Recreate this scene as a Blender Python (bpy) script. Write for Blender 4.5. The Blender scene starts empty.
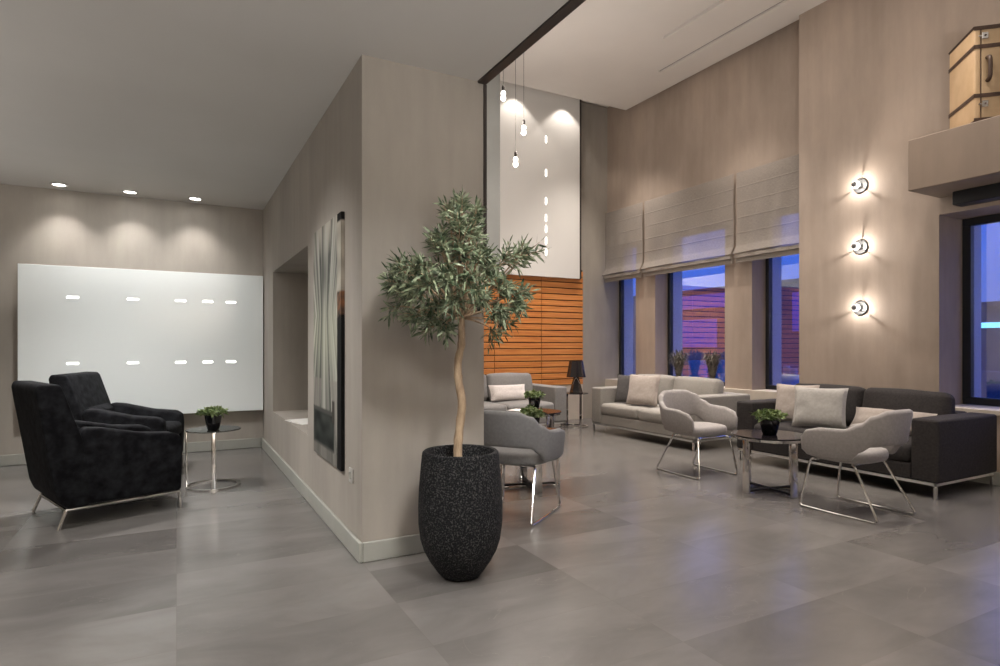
import bpy, bmesh, math, random
from mathutils import Vector, Matrix, noise
random.seed(7)
PI = math.pi
SC = bpy.context.scene
COL = SC.collection

# ------------------------------------------------------------------ camera
YAW = math.radians(28.25)
cam_data = bpy.data.cameras.new('camera')
cam_data.sensor_width = 36.0
cam_data.lens = 602.0 / 1000.0 * 36.0
cam_data.shift_y = 0.013
cam_data.clip_end = 500
cam = bpy.data.objects.new('camera', cam_data)
cam.location = (0, 0, 1.2)
cam.rotation_euler = (PI / 2, 0, -YAW)
COL.objects.link(cam)
SC.camera = cam

# ------------------------------------------------------------------ view + exposure
SC.view_settings.view_transform = 'Standard'
SC.view_settings.look = 'None'
SC.view_settings.gamma = 1.0
SC.view_settings.use_curve_mapping = False
SC.view_settings.exposure = 0.5

# ------------------------------------------------------------------ world: blue dusk sky
W = bpy.data.worlds.new('dusk_sky')
SC.world = W
W.use_nodes = True
nt = W.node_tree
nt.nodes.clear()
wo = nt.nodes.new('ShaderNodeOutputWorld')
bg = nt.nodes.new('ShaderNodeBackground')
tc = nt.nodes.new('ShaderNodeTexCoord')
sx = nt.nodes.new('ShaderNodeSeparateXYZ')
rp = nt.nodes.new('ShaderNodeValToRGB')
rp.color_ramp.elements[0].position = 0.0
rp.color_ramp.elements[0].color = (0.03, 0.05, 0.20, 1)
rp.color_ramp.elements[1].position = 1.0
rp.color_ramp.elements[1].color = (0.03, 0.28, 1.7, 1)
for p_, c_ in ((0.02, (0.30, 0.22, 0.32, 1)), (0.06, (0.11, 0.20, 0.75, 1)), (0.22, (0.02, 0.16, 0.95, 1)), (0.42, (0.02, 0.20, 1.2, 1))):
    e_ = rp.color_ramp.elements.new(p_)
    e_.color = c_
nt.links.new(tc.outputs['Generated'], sx.inputs[0])
nt.links.new(sx.outputs['Z'], rp.inputs[0])
nt.links.new(rp.outputs[0], bg.inputs['Color'])
nt.links.new(bg.outputs[0], wo.inputs['Surface'])
bg.inputs['Strength'].default_value = 1.2


# ------------------------------------------------------------------ light functions and added unseen fill lights
def area(name, loc, rot, sx_, sy_, watts, col=(1, 0.93, 0.86)):
    l = bpy.data.lights.new(name, 'AREA')
    l.shape = 'RECTANGLE'
    l.size = sx_
    l.size_y = sy_
    l.energy = watts
    l.color = col
    o = bpy.data.objects.new(name, l)
    o.location = loc
    o.rotation_euler = rot
    COL.objects.link(o)
    return o


WARM = (1.0, 0.91, 0.82)
ZL0 = 2.82
# unseen fill added behind the viewpoint to brighten the low ceiling
area('foyer_ceiling_fill', (0.6, -2.3, 1.7), (PI, 0, 0), 3.0, 0.4, 45, (1, 0.96, 0.92))
area('lounge_fill', (4.0, 3.6, 4.92), (0, 0, 0), 3.0, 5.5, 30, WARM)  # added soft fill under the high ceiling, without a fixture
# more added ceiling fill, out of view behind the viewpoint and at left
area('foyer_ceiling_fill', (0.6, -1.6, 1.2), (PI, 0, 0), 2.0, 1.0, 170, (1, 0.96, 0.92))
area('left_ceiling_fill', (-2.45, 4.2, 1.6), (PI, 0, 0), 0.25, 5.0, 22, (1, 0.96, 0.92))


def spot(name, loc, target, watts, deg, blend=0.4, col=WARM, rad=0.03):
    l = bpy.data.lights.new(name, 'SPOT')
    l.energy = watts
    l.spot_size = math.radians(deg)
    l.spot_blend = blend
    l.shadow_soft_size = rad
    l.color = col
    o = bpy.data.objects.new(name, l)
    o.location = loc
    d = Vector(target) - Vector(loc)
    o.rotation_euler = d.to_track_quat('-Z', 'Y').to_euler()
    COL.objects.link(o)
    return o


NEUT = (1, 0.97, 0.945)
# added fill spots without fixtures, under the low and the high ceiling
for x_, y_, w_ in ((-0.9, 0.6, 190), (-0.9, 2.4, 190), (-0.8, 4.2, 150), (-0.6, 5.9, 270), (1.2, 1.5, 130), (1.0, -0.7, 190), (-0.7, -1.2, 170)):
    spot('low_fill_spot', (x_, y_, ZL0 - 0.01), (x_, y_, 0), w_, 112, 1.0, NEUT, 0.06)
# added unseen spots that brighten the olive tree, painting and white panel
spot('tree_fill_spot', (1.15, 1.1, ZL0 - 0.01), (1.25, 3.3, 0.55), 260, 62, 1.0, (1, 0.98, 0.965), 0.30)
spot('painting_fill_spot', (-1.1, 3.6, ZL0 - 0.01), (0.9, 4.2, 0.75), 230, 66, 1.0, (1, 0.98, 0.965), 0.06)
spot('panel_fill_spot', (-0.3, 5.6, ZL0 - 0.01), (-0.2, 7.5, 1.3), 95, 90, 1.0, (0.97, 0.99, 1.0), 0.06)
for x_, y_, w_ in ((2.7, 1.2, 190), (2.9, 3.4, 190), (3.3, 5.6, 220), (4.6, 0.6, 190), (4.9, 2.6, 220), (4.9, 4.6, 250), (4.6, 6.4, 300), (5.55, 5.2, 200), (5.6, 7.1, 260), (4.5, 7.0, 50), (5.4, 3.0, 90)):
    spot('high_fill_spot', (x_, y_, 4.95), (x_, y_, 0), w_, 84, 1.0, WARM, 0.08)  # added fill over the lounge, no fixture up there


def point(name, loc, watts, rad, col=WARM, parent=None):
    l = bpy.data.lights.new(name, 'POINT')
    l.energy = watts
    l.shadow_soft_size = rad
    l.color = col
    o = bpy.data.objects.new(name, l)
    o.location = loc
    COL.objects.link(o)
    if parent:
        o.parent = parent
    return o


# ------------------------------------------------------------------ materials
class Mat:
    def __init__(s, name):
        s.m = bpy.data.materials.new(name)
        s.m.use_nodes = True
        s.t = s.m.node_tree
        s.b = s.t.nodes['Principled BSDF']

    def n(s, kind, **kw):
        x = s.t.nodes.new(kind)
        for k, v in kw.items():
            setattr(x, k, v)
        return x

    def l(s, a, b):
        s.t.links.new(a, b)

    def set(s, **kw):
        for k, v in kw.items():
            s.b.inputs[k.replace('_', ' ')].default_value = v


def col4(c):
    return (c[0], c[1], c[2], 1)


def coords(M, scale=(1, 1, 1)):
    t = M.n('ShaderNodeTexCoord')
    mp = M.n('ShaderNodeMapping')
    mp.inputs['Scale'].default_value = scale
    M.l(t.outputs['Object'], mp.inputs['Vector'])
    return mp.outputs[0]


def noisy(name, c1, c2, scale=5.0, rough=0.7, bump=0.0, bscale=None, stretch=(1, 1, 1), detail=6, lo=0.3, hi=0.7, metallic=0.0, sheen=0.0, coat=0.0, spec=None):
    M = Mat(name)
    if spec is not None:
        M.b.inputs['Specular IOR Level'].default_value = spec
    v = coords(M, stretch)
    nz = M.n('ShaderNodeTexNoise')
    nz.inputs['Scale'].default_value = scale
    nz.inputs['Detail'].default_value = detail
    M.l(v, nz.inputs['Vector'])
    r = M.n('ShaderNodeValToRGB')
    r.color_ramp.elements[0].position = lo
    r.color_ramp.elements[1].position = hi
    r.color_ramp.elements[0].color = col4(c1)
    r.color_ramp.elements[1].color = col4(c2)
    M.l(nz.outputs['Fac'], r.inputs[0])
    M.l(r.outputs[0], M.b.inputs['Base Color'])
    M.set(Roughness=rough, Metallic=metallic)
    if sheen:
        M.b.inputs['Sheen Weight'].default_value = sheen
        M.b.inputs['Sheen Roughness'].default_value = 0.5
    if coat:
        M.b.inputs['Coat Weight'].default_value = coat
    if bump:
        n2 = M.n('ShaderNodeTexNoise')
        n2.inputs['Scale'].default_value = bscale or scale * 6
        n2.inputs['Detail'].default_value = 3
        M.l(v, n2.inputs['Vector'])
        bp = M.n('ShaderNodeBump')
        bp.inputs['Strength'].default_value = bump
        bp.inputs['Distance'].default_value = 0.01
        M.l(n2.outputs['Fac'], bp.inputs['Height'])
        M.l(bp.outputs[0], M.b.inputs['Normal'])
    return M.m


def plain(name, c, rough=0.5, metallic=0.0, coat=0.0):
    # a faint mottle keeps even the plain finishes procedural
    return noisy(name, [x * 0.96 for x in c], [min(1, x * 1.04) for x in c], 14, rough, metallic=metallic, coat=coat)


def emit(name, c, strength):
    M = Mat(name)
    M.b.inputs['Base Color'].default_value = col4(c)
    M.b.inputs['Emission Color'].default_value = col4(c)
    M.b.inputs['Emission Strength'].default_value = strength
    return M.m


def glow_glass(name, c, strength, fac):
    # a clear bulb with a glowing filament: part see-through, part light
    m = bpy.data.materials.new(name)
    m.use_nodes = True
    t = m.node_tree
    t.nodes.clear()
    o = t.nodes.new('ShaderNodeOutputMaterial')
    a = t.nodes.new('ShaderNodeBsdfTransparent')
    e = t.nodes.new('ShaderNodeEmission')
    e.inputs[0].default_value = col4(c)
    e.inputs[1].default_value = strength
    x = t.nodes.new('ShaderNodeMixShader')
    x.inputs[0].default_value = fac
    t.links.new(a.outputs[0], x.inputs[1])
    t.links.new(e.outputs[0], x.inputs[2])
    t.links.new(x.outputs[0], o.inputs[0])
    return m


def plaster(name, base, vary):
    M = Mat(name)
    v = coords(M, (1, 1, 0.38))
    n1 = M.n('ShaderNodeTexNoise')
    n1.inputs['Scale'].default_value = 1.1
    n1.inputs['Detail'].default_value = 9
    n1.inputs['Roughness'].default_value = 0.62
    M.l(v, n1.inputs['Vector'])
    v2 = coords(M, (7, 7, 0.5))
    n2 = M.n('ShaderNodeTexNoise')
    n2.inputs['Scale'].default_value = 1.6
    n2.inputs['Detail'].default_value = 5
    M.l(v2, n2.inputs['Vector'])
    mx = M.n('ShaderNodeMath', operation='MULTIPLY_ADD')
    M.l(n2.outputs['Fac'], mx.inputs[0])
    mx.inputs[1].default_value = 0.22
    M.l(n1.outputs['Fac'], mx.inputs[2])
    r = M.n('ShaderNodeValToRGB')
    r.color_ramp.elements[0].position = 0.44
    r.color_ramp.elements[1].position = 0.78
    r.color_ramp.elements[0].color = col4([b * (1 - vary) for b in base])
    r.color_ramp.elements[1].color = col4([b * (1 + vary) for b in base])
    M.l(mx.outputs[0], r.inputs[0])
    M.l(r.outputs[0], M.b.inputs['Base Color'])
    M.set(Roughness=0.62)
    bp = M.n('ShaderNodeBump')
    bp.inputs['Strength'].default_value = 0.12
    bp.inputs['Distance'].default_value = 0.02
    M.l(mx.outputs[0], bp.inputs['Height'])
    M.l(bp.outputs[0], M.b.inputs['Normal'])
    return M.m


def floor_material():
    M = Mat('polished_stone_tiles')
    t = M.n('ShaderNodeTexCoord')
    s = M.n('ShaderNodeSeparateXYZ')
    M.l(t.outputs['Object'], s.inputs[0])

    def mth(op, a, b=None):
        x = M.n('ShaderNodeMath', operation=op)
        for i, q in enumerate((a, b)):
            if q is None:
                continue
            if isinstance(q, (int, float)):
                x.inputs[i].default_value = q
            else:
                M.l(q, x.inputs[i])
        return x.outputs[0]
    TX, TY = 0.905, 0.45
    ux = mth('DIVIDE', s.outputs['X'], TX)
    uy = mth('DIVIDE', mth('SUBTRACT', s.outputs['Y'], 2.70 - 45), TY)
    fx = mth('FLOOR', ux)
    fy = mth('FLOOR', uy)
    cx = M.n('ShaderNodeCombineXYZ')
    M.l(fx, cx.inputs[0])
    M.l(fy, cx.inputs[1])
    wn = M.n('ShaderNodeTexWhiteNoise', noise_dimensions='2D')
    M.l(cx.outputs[0], wn.inputs['Vector'])
    # joints
    dx = mth('ABSOLUTE', mth('SUBTRACT', mth('FRACT', ux), 0.5))
    dy = mth('ABSOLUTE', mth('SUBTRACT', mth('FRACT', uy), 0.5))
    jx = mth('GREATER_THAN', dx, 0.5 - 0.0018 / TX)
    jy = mth('GREATER_THAN', dy, 0.5 - 0.0018 / TY)
    joint = mth('MAXIMUM', jx, jy)
    # stone clouding, offset per tile
    ofs = M.n('ShaderNodeVectorMath', operation='MULTIPLY_ADD')
    M.l(wn.outputs['Color'], ofs.inputs[0])
    ofs.inputs[1].default_value = (9, 9, 9)
    M.l(t.outputs['Object'], ofs.inputs[2])
    mp = M.n('ShaderNodeMapping')
    mp.inputs['Scale'].default_value = (1.0, 2.2, 1)
    M.l(ofs.outputs[0], mp.inputs['Vector'])
    n1 = M.n('ShaderNodeTexNoise')
    n1.inputs['Scale'].default_value = 1.5
    n1.inputs['Detail'].default_value = 9
    n1.inputs['Roughness'].default_value = 0.6
    n1.inputs['Distortion'].default_value = 0.6
    M.l(mp.outputs[0], n1.inputs['Vector'])
    tone = mth('ADD', mth('MULTIPLY', mth('POWER', wn.outputs['Value'], 1.5), 0.30), mth('MULTIPLY', n1.outputs['Fac'], 0.75))
    r = M.n('ShaderNodeValToRGB')
    r.color_ramp.elements[0].position = 0.22
    r.color_ramp.elements[1].position = 0.80
    r.color_ramp.elements[0].color = (0.165, 0.154, 0.145, 1)
    r.color_ramp.elements[1].color = (0.080, 0.074, 0.069, 1)
    M.l(tone, r.inputs[0])
    # pale veins
    n3 = M.n('ShaderNodeTexNoise')
    n3.inputs['Scale'].default_value = 0.9
    n3.inputs['Detail'].default_value = 8
    n3.inputs['Distortion'].default_value = 1.2
    M.l(mp.outputs[0], n3.inputs['Vector'])
    vein = mth('LESS_THAN', mth('ABSOLUTE', mth('SUBTRACT', n3.outputs['Fac'], 0.5)), 0.0022)
    gate = mth('GREATER_THAN', n1.outputs['Fac'], 0.55)
    vf = mth('MULTIPLY', mth('MULTIPLY', vein, gate), 0.05)
    m1 = M.n('ShaderNodeMixRGB')
    M.l(vf, m1.inputs[0])
    M.l(r.outputs[0], m1.inputs[1])
    m1.inputs[2].default_value = (0.50, 0.46, 0.40, 1)
    m2 = M.n('ShaderNodeMixRGB')
    M.l(mth('MULTIPLY', joint, 0.45), m2.inputs[0])
    M.l(m1.outputs[0], m2.inputs[1])
    m2.inputs[2].default_value = (0.11, 0.10, 0.09, 1)
    M.l(m2.outputs[0], M.b.inputs['Base Color'])
    M.l(mth('ADD', mth('MULTIPLY', n1.outputs['Fac'], 0.16), 0.15), M.b.inputs['Roughness'])
    M.b.inputs['Specular IOR Level'].default_value = 0.55
    return M.m


def glass_pane(name, fac, tint=(1, 1, 1), rough=0.0):
    m = bpy.data.materials.new(name)
    m.use_nodes = True
    t = m.node_tree
    t.nodes.clear()
    o = t.nodes.new('ShaderNodeOutputMaterial')
    a = t.nodes.new('ShaderNodeBsdfTransparent')
    a.inputs[0].default_value = col4(tint)
    g = t.nodes.new('ShaderNodeBsdfGlossy')
    g.inputs['Roughness'].default_value = rough
    g.inputs['Color'].default_value = (1, 1, 1, 1)
    x = t.nodes.new('ShaderNodeMixShader')
    x.inputs[0].default_value = fac
    t.links.new(a.outputs[0], x.inputs[1])
    t.links.new(g.outputs[0], x.inputs[2])
    t.links.new(x.outputs[0], o.inputs[0])
    return m


def sheer_fabric():
    M = Mat('sheer_linen')
    v = coords(M, (30, 30, 240))
    nz = M.n('ShaderNodeTexNoise')
    nz.inputs['Scale'].default_value = 1.0
    nz.inputs['Detail'].default_value = 4
    M.l(v, nz.inputs['Vector'])
    r = M.n('ShaderNodeValToRGB')
    r.color_ramp.elements[0].position = 0.3
    r.color_ramp.elements[1].position = 0.7
    r.color_ramp.elements[0].color = (0.25, 0.22, 0.195, 1)
    r.color_ramp.elements[1].color = (0.34, 0.30, 0.265, 1)
    M.l(nz.outputs['Fac'], r.inputs[0])
    M.l(r.outputs[0], M.b.inputs['Base Color'])
    M.set(Roughness=0.85)
    tr = M.n('ShaderNodeBsdfTransparent')
    mx = M.n('ShaderNodeMixShader')
    mx.inputs[0].default_value = 0.24
    out = M.t.nodes['Material Output']
    M.l(M.b.outputs[0], mx.inputs[1])
    M.l(tr.outputs[0], mx.inputs[2])
    M.l(mx.outputs[0], out.inputs[0])
    return M.m


def wood_material():
    M = Mat('warm_teak_planks')
    v = coords(M, (1.2, 1.2, 22))
    nz = M.n('ShaderNodeTexNoise')
    nz.inputs['Scale'].default_value = 1.6
    nz.inputs['Detail'].default_value = 6
    M.l(v, nz.inputs['Vector'])
    r = M.n('ShaderNodeValToRGB')
    r.color_ramp.elements[0].position = 0.3
    r.color_ramp.elements[1].position = 0.75
    r.color_ramp.elements[0].color = (0.52, 0.170, 0.040, 1)
    r.color_ramp.elements[1].color = (0.80, 0.345, 0.098, 1)
    M.l(nz.outputs['Fac'], r.inputs[0])
    M.l(r.outputs[0], M.b.inputs['Base Color'])
    M.set(Roughness=0.32)
    return M.m


def attr_color(name, rough=0.5):
    M = Mat(name)
    a = M.n('ShaderNodeVertexColor')
    a.layer_name = 'Col'
    M.l(a.outputs['Color'], M.b.inputs['Base Color'])
    M.set(Roughness=rough)
    M.b.inputs['Specular IOR Level'].default_value = 0.1
    return M.m


WALL = plaster('taupe_plaster', (0.335, 0.302, 0.262), 0.17)
WALLB = plaster('brown_plaster', (0.37, 0.295, 0.240), 0.20)
CEIL = noisy('matt_ceiling_paint', (0.55, 0.53, 0.50), (0.60, 0.58, 0.55), 0.8, 0.8)
CEILH = noisy('high_ceiling_paint', (0.68, 0.64, 0.60), (0.74, 0.70, 0.66), 0.8, 0.8)
CONC = plaster('shelf_concrete', (0.205, 0.155, 0.118), 0.15)
BASE = noisy('baseboard_paint', (0.30, 0.30, 0.265), (0.34, 0.335, 0.30), 6, 0.5)
SILL = noisy('pale_sill_stone', (0.50, 0.44, 0.37), (0.58, 0.51, 0.43), 5, 0.55)
FLOOR = floor_material()
STEEL = plain('dark_bronze_steel', (0.035, 0.026, 0.022), 0.45)
FRAME = plain('black_window_frame', (0.012, 0.013, 0.016), 0.4)
WHITEP = noisy('white_back_painted_glass', (0.815, 0.855, 0.845), (0.825, 0.865, 0.855), 1.5, 0.12, coat=0.4)
WHITED = noisy('white_lacquer_panel', (0.735, 0.715, 0.685), (0.745, 0.725, 0.695), 1.5, 0.25)
STRIP = noisy('grey_green_panel', (0.24, 0.245, 0.235), (0.28, 0.285, 0.275), 3, 0.45)
LED = emit('led_slot_glow', (1, 0.97, 0.92), 3.2)
BULB = emit('bulb_glow', (1, 0.94, 0.87), 4)
BULBW = glow_glass('lit_clear_bulb', (1, 0.95, 0.88), 2.0, 0.5)
DOWNL = emit('downlight_glow', (1, 0.96, 0.90), 14)
CHROME = noisy('polished_chrome', (0.72, 0.71, 0.69), (0.78, 0.77, 0.75), 8, 0.1, metallic=1.0)
SATIN = noisy('satin_steel', (0.70, 0.69, 0.67), (0.76, 0.75, 0.73), 8, 0.38, metallic=0.75)
BLACKM = noisy('black_metal', (0.010, 0.009, 0.009), (0.014, 0.013, 0.013), 12, 0.55, spec=0.15)
GLASSB = noisy('black_table_glass', (0.009, 0.007, 0.008), (0.011, 0.009, 0.010), 14, 0.10, spec=0.22)
GLASSC = glass_pane('smoked_table_glass', 0.22, (0.30, 0.31, 0.30))
WINGL = glass_pane('window_glass', 0.36, (0.92, 0.95, 1.0))
BULBGL = glass_pane('clear_bulb_glass', 0.25)
VELVET = noisy('black_velvet', (0.003, 0.003, 0.004), (0.020, 0.021, 0.024), 18, 0.8, bump=0.15, bscale=60, sheen=0.0, lo=0.35, hi=0.8, spec=0.12)
LIGHTF = noisy('light_grey_upholstery', (0.238, 0.221, 0.20), (0.285, 0.265, 0.24), 60, 0.9, bump=0.2, bscale=220)
DARKF = noisy('charcoal_upholstery', (0.026, 0.023, 0.023), (0.042, 0.037, 0.036), 60, 0.9, bump=0.2, bscale=220, spec=0.2)
MIDF = noisy('mid_grey_upholstery', (0.20, 0.19, 0.185), (0.245, 0.235, 0.225), 60, 0.9, bump=0.2, bscale=220)
CHAIRF = noisy('warm_grey_felt', (0.265, 0.245, 0.235), (0.315, 0.29, 0.28), 50, 0.92, bump=0.2, bscale=200)
CHAIRG = noisy('cool_grey_felt', (0.165, 0.163, 0.165), (0.20, 0.197, 0.198), 50, 0.92, bump=0.2, bscale=200)
PBEIGE = noisy('beige_pillow_linen', (0.32, 0.275, 0.245), (0.375, 0.325, 0.29), 40, 0.95, bump=0.25, bscale=200)
PGREY = noisy('grey_pillow_linen', (0.31, 0.295, 0.275), (0.37, 0.35, 0.325), 40, 0.95, bump=0.25, bscale=200)
PDARK = noisy('slate_pillow_linen', (0.055, 0.050, 0.049), (0.080, 0.073, 0.071), 40, 0.95, bump=0.25, bscale=200)
PWHITE = noisy('white_pillow_linen', (0.62, 0.56, 0.53), (0.70, 0.64, 0.61), 40, 0.95, bump=0.25, bscale=200)
STONE = noisy('black_pitted_stone', (0.005, 0.005, 0.006), (0.10, 0.097, 0.092), 120, 0.8, bump=0.7, bscale=130, lo=0.50, hi=0.80, spec=0.2)
SOIL = noisy('dark_soil', (0.008, 0.006, 0.005), (0.03, 0.022, 0.016), 40, 0.95, bump=0.6)
BARK = noisy('pale_olive_bark', (0.17, 0.105, 0.06), (0.46, 0.34, 0.22), 30, 0.85, bump=0.5, stretch=(1, 1, 0.25))
OLIVEL = noisy('olive_leaf_green', (0.032, 0.058, 0.024), (0.28, 0.32, 0.20), 28, 0.6, lo=0.38, hi=0.66, detail=2)
OLIVEF = plain('dark_ripe_olive', (0.012, 0.009, 0.012), 0.3)
LEAFG = noisy('fresh_leaf_green', (0.055, 0.105, 0.022), (0.27, 0.33, 0.13), 30, 0.5, lo=0.35, hi=0.7)
GRASSB = noisy('dusky_grass_blades', (0.035, 0.032, 0.026), (0.27, 0.24, 0.19), 35, 0.7)
POTBLK = plain('glossy_black_pot', (0.006, 0.006, 0.007), 0.12)
POTBLU = plain('blue_pot', (0.10, 0.42, 0.85), 0.4)  # one even blue over the whole pot
PLANK = wood_material()
GAP = plain('dark_plank_gap', (0.045, 0.018, 0.009), 0.8)
SHEER = sheer_fabric()
HEM = noisy('linen_hem', (0.25, 0.22, 0.19), (0.31, 0.27, 0.235), 60, 0.9)
TAN = noisy('tan_vellum', (0.50, 0.335, 0.185), (0.60, 0.42, 0.25), 6, 0.55)
TAND = noisy('tan_shaded_side', (0.36, 0.25, 0.14), (0.44, 0.31, 0.185), 9, 0.6)  # darker tan carries the shading of the narrow side
LEATH = noisy('dark_brown_leather', (0.040, 0.020, 0.012), (0.075, 0.040, 0.024), 20, 0.5)
PLATE = plain('white_socket_plastic', (0.36, 0.345, 0.315), 0.4)
PLATEG = plain('brushed_grey_metal', (0.035, 0.034, 0.033), 0.5)
CAPG = plain('silvered_bulb_cap', (0.16, 0.15, 0.15), 0.3)
SLOTSHADE = plain('slot_shade_grey', (0.34, 0.315, 0.29), 0.6)  # grey standing in for shade inside the ceiling slot
PAPER = plain('white_paper', (0.78, 0.76, 0.72), 0.6)
LAMPG = plain('dark_lamp_shade', (0.020, 0.017, 0.018), 0.12, coat=0.6)
CANVAS = attr_color('painted_canvas', 0.7)
CANVEDGE = plain('black_canvas_edge', (0.012, 0.011, 0.011), 0.5)
TERR = noisy('terrace_paving', (0.10, 0.11, 0.16), (0.15, 0.16, 0.22), 3, 0.7)
CITY = noisy('far_facade', (0.075, 0.075, 0.11), (0.13, 0.125, 0.16), 0.4, 0.8)
BLUEP = noisy('sky_reflection_blue', (0.03, 0.15, 0.55), (0.05, 0.19, 0.62), 0.5, 0.5)  # blue of mirrored sky put into the colour
NEON = emit('cyan_sign_glow', (0.25, 0.75, 1.0), 2.2)


# ------------------------------------------------------------------ mesh helpers
def obj(name, bm, mat, parent=None, smooth=True, angle=35):
    bmesh.ops.recalc_face_normals(bm, faces=bm.faces[:])
    me = bpy.data.meshes.new(name)
    bm.to_mesh(me)
    bm.free()
    mats = mat if isinstance(mat, (list, tuple)) else [mat]
    for m in mats:
        me.materials.append(m)
    if smooth:
        for p in me.polygons:
            p.use_smooth = True
        try:
            me.set_sharp_from_angle(angle=math.radians(angle))
        except Exception:
            pass
    o = bpy.data.objects.new(name, me)
    COL.objects.link(o)
    if parent:
        o.parent = parent
    return o


def tag(o, label=None, cat=None, group=None, kind=None):
    if label:
        o['label'] = label
    if cat:
        o['category'] = cat
    if group:
        o['group'] = group
    if kind:
        o['kind'] = kind
    return o


def thing(name, label, cat, loc=(0, 0, 0), rz=0.0, group=None):
    o = bpy.data.objects.new(name, None)
    o.empty_display_size = 0.1
    COL.objects.link(o)
    o.location = loc
    o.rotation_euler = (0, 0, rz)
    return tag(o, label, cat, group)


def struct(name, bm, mat, parent=None, smooth=False):
    o = obj(name, bm, mat, parent, smooth)
    if not parent:
        o['kind'] = 'structure'
    return o


def dup(root, loc, rz, label, group=None):
    r = root.copy()
    COL.objects.link(r)
    r.location = loc
    r.rotation_euler = (0, 0, rz)
    r['label'] = label
    if group:
        r['group'] = group
    for ch in list(root.children):
        c = ch.copy()
        COL.objects.link(c)
        c.parent = r
        for g in list(ch.children):
            d = g.copy()
            COL.objects.link(d)
            d.parent = c
    return r


def B():
    return bmesh.new()


def box(bm, x0, x1, y0, y1, z0, z1, bev=0.0, seg=2, mi=0):
    r = bmesh.ops.create_cube(bm, size=1.0)
    vs = r['verts']
    for v in vs:
        v.co = Vector(((x0 + x1) / 2 + v.co.x * (x1 - x0), (y0 + y1) / 2 + v.co.y * (y1 - y0), (z0 + z1) / 2 + v.co.z * (z1 - z0)))
    fs = set(f for v in vs for f in v.link_faces)
    for f in fs:
        f.material_index = mi
    if bev:
        es = list(set(e for v in vs for e in v.link_edges))
        bmesh.ops.bevel(bm, geom=es, offset=bev, segments=seg, profile=0.5, affect='EDGES', material=mi)
    return bm


def obox(bm, c, ax, ay, az, sx_, sy_, sz_, bev=0.0):
    """box about c with own axes"""
    b2 = B()
    box(b2, -sx_ / 2, sx_ / 2, -sy_ / 2, sy_ / 2, -sz_ / 2, sz_ / 2, bev)
    m = Matrix((Vector(ax).normalized(), Vector(ay).normalized(), Vector(az).normalized())).transposed()
    merge(bm, b2, m, Vector(c))


def merge(bm, b2, m3=None, off=Vector((0, 0, 0))):
    b2.verts.ensure_lookup_table()
    new = []
    for v in b2.verts:
        p = (m3 @ v.co if m3 else v.co) + off
        new.append(bm.verts.new(p))
    for f in b2.faces:
        try:
            nf = bm.faces.new([new[v.index] for v in f.verts])
            nf.material_index = f.material_index
        except ValueError:
            pass
    b2.free()


def fillet(pts, r, n=5):
    pts = [Vector(p) for p in pts]
    out = [pts[0]]
    for i in range(1, len(pts) - 1):
        a, b, c = pts[i - 1], pts[i], pts[i + 1]
        d1 = min(r, (a - b).length * 0.45)
        d2 = min(r, (c - b).length * 0.45)
        p0 = b + (a - b).normalized() * d1
        p2 = b + (c - b).normalized() * d2
        for k in range(n + 1):
            t = k / n
            out.append(p0 * (1 - t) ** 2 + b * 2 * t * (1 - t) + p2 * t * t)
    out.append(pts[-1])
    return out


def tube(bm, pts, r, seg=8, closed=False):
    pts = [Vector(p) for p in pts]
    n = len(pts)
    rad = r if isinstance(r, (list, tuple)) else [r] * n
    rings = []
    up = None
    for i, p in enumerate(pts):
        if closed:
            t = (pts[(i + 1) % n] - pts[i - 1]).normalized()
        else:
            t = (pts[min(i + 1, n - 1)] - pts[max(i - 1, 0)]).normalized()
        if up is None:
            up = t.orthogonal().normalized()
        else:
            up = (up - t * up.dot(t))
            up = up.normalized() if up.length > 1e-6 else t.orthogonal().normalized()
        w = t.cross(up)
        rings.append([bm.verts.new(p + (up * math.cos(2 * PI * k / seg) + w * math.sin(2 * PI * k / seg)) * rad[i]) for k in range(seg)])
    m = n if closed else n - 1
    for i in range(m):
        a, b = rings[i], rings[(i + 1) % n]
        for k in range(seg):
            bm.faces.new((a[k], a[(k + 1) % seg], b[(k + 1) % seg], b[k]))
    if not closed:
        bm.faces.new(rings[0][::-1])
        bm.faces.new(rings[-1])
    return bm


def lathe(bm, prof, seg=40, c=(0, 0), caps=True, mi=0):
    rings = []
    for r, z in prof:
        if r < 1e-5:
            rings.append([bm.verts.new((c[0], c[1], z))])
        else:
            rings.append([bm.verts.new((c[0] + r * math.cos(2 * PI * k / seg), c[1] + r * math.sin(2 * PI * k / seg), z)) for k in range(seg)])
    for a, b in zip(rings, rings[1:]):
        for k in range(seg):
            k2 = (k + 1) % seg
            if len(a) == 1 and len(b) == 1:
                continue
            if len(a) == 1:
                f = bm.faces.new((a[0], b[k2], b[k]))
            elif len(b) == 1:
                f = bm.faces.new((a[k], a[k2], b[0]))
            else:
                f = bm.faces.new((a[k], a[k2], b[k2], b[k]))
            f.material_index = mi
    if caps:
        for q in (rings[0], rings[-1]):
            if len(q) > 2:
                bm.faces.new(q).material_index = mi
    return bm


def zone(h, r, n_edge=4, n_mid=7):
    e = []
    for i in range(n_edge):
        a = (i / n_edge) * PI / 4
        e.append(h - r + r * math.tan(PI / 4 - a))
    mid = [(h - r) * (1 - 2 * i / n_mid) for i in range(n_mid + 1)]
    v = e + mid + [-q for q in reversed(e)]
    return sorted(set(round(q, 6) for q in v))


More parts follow.
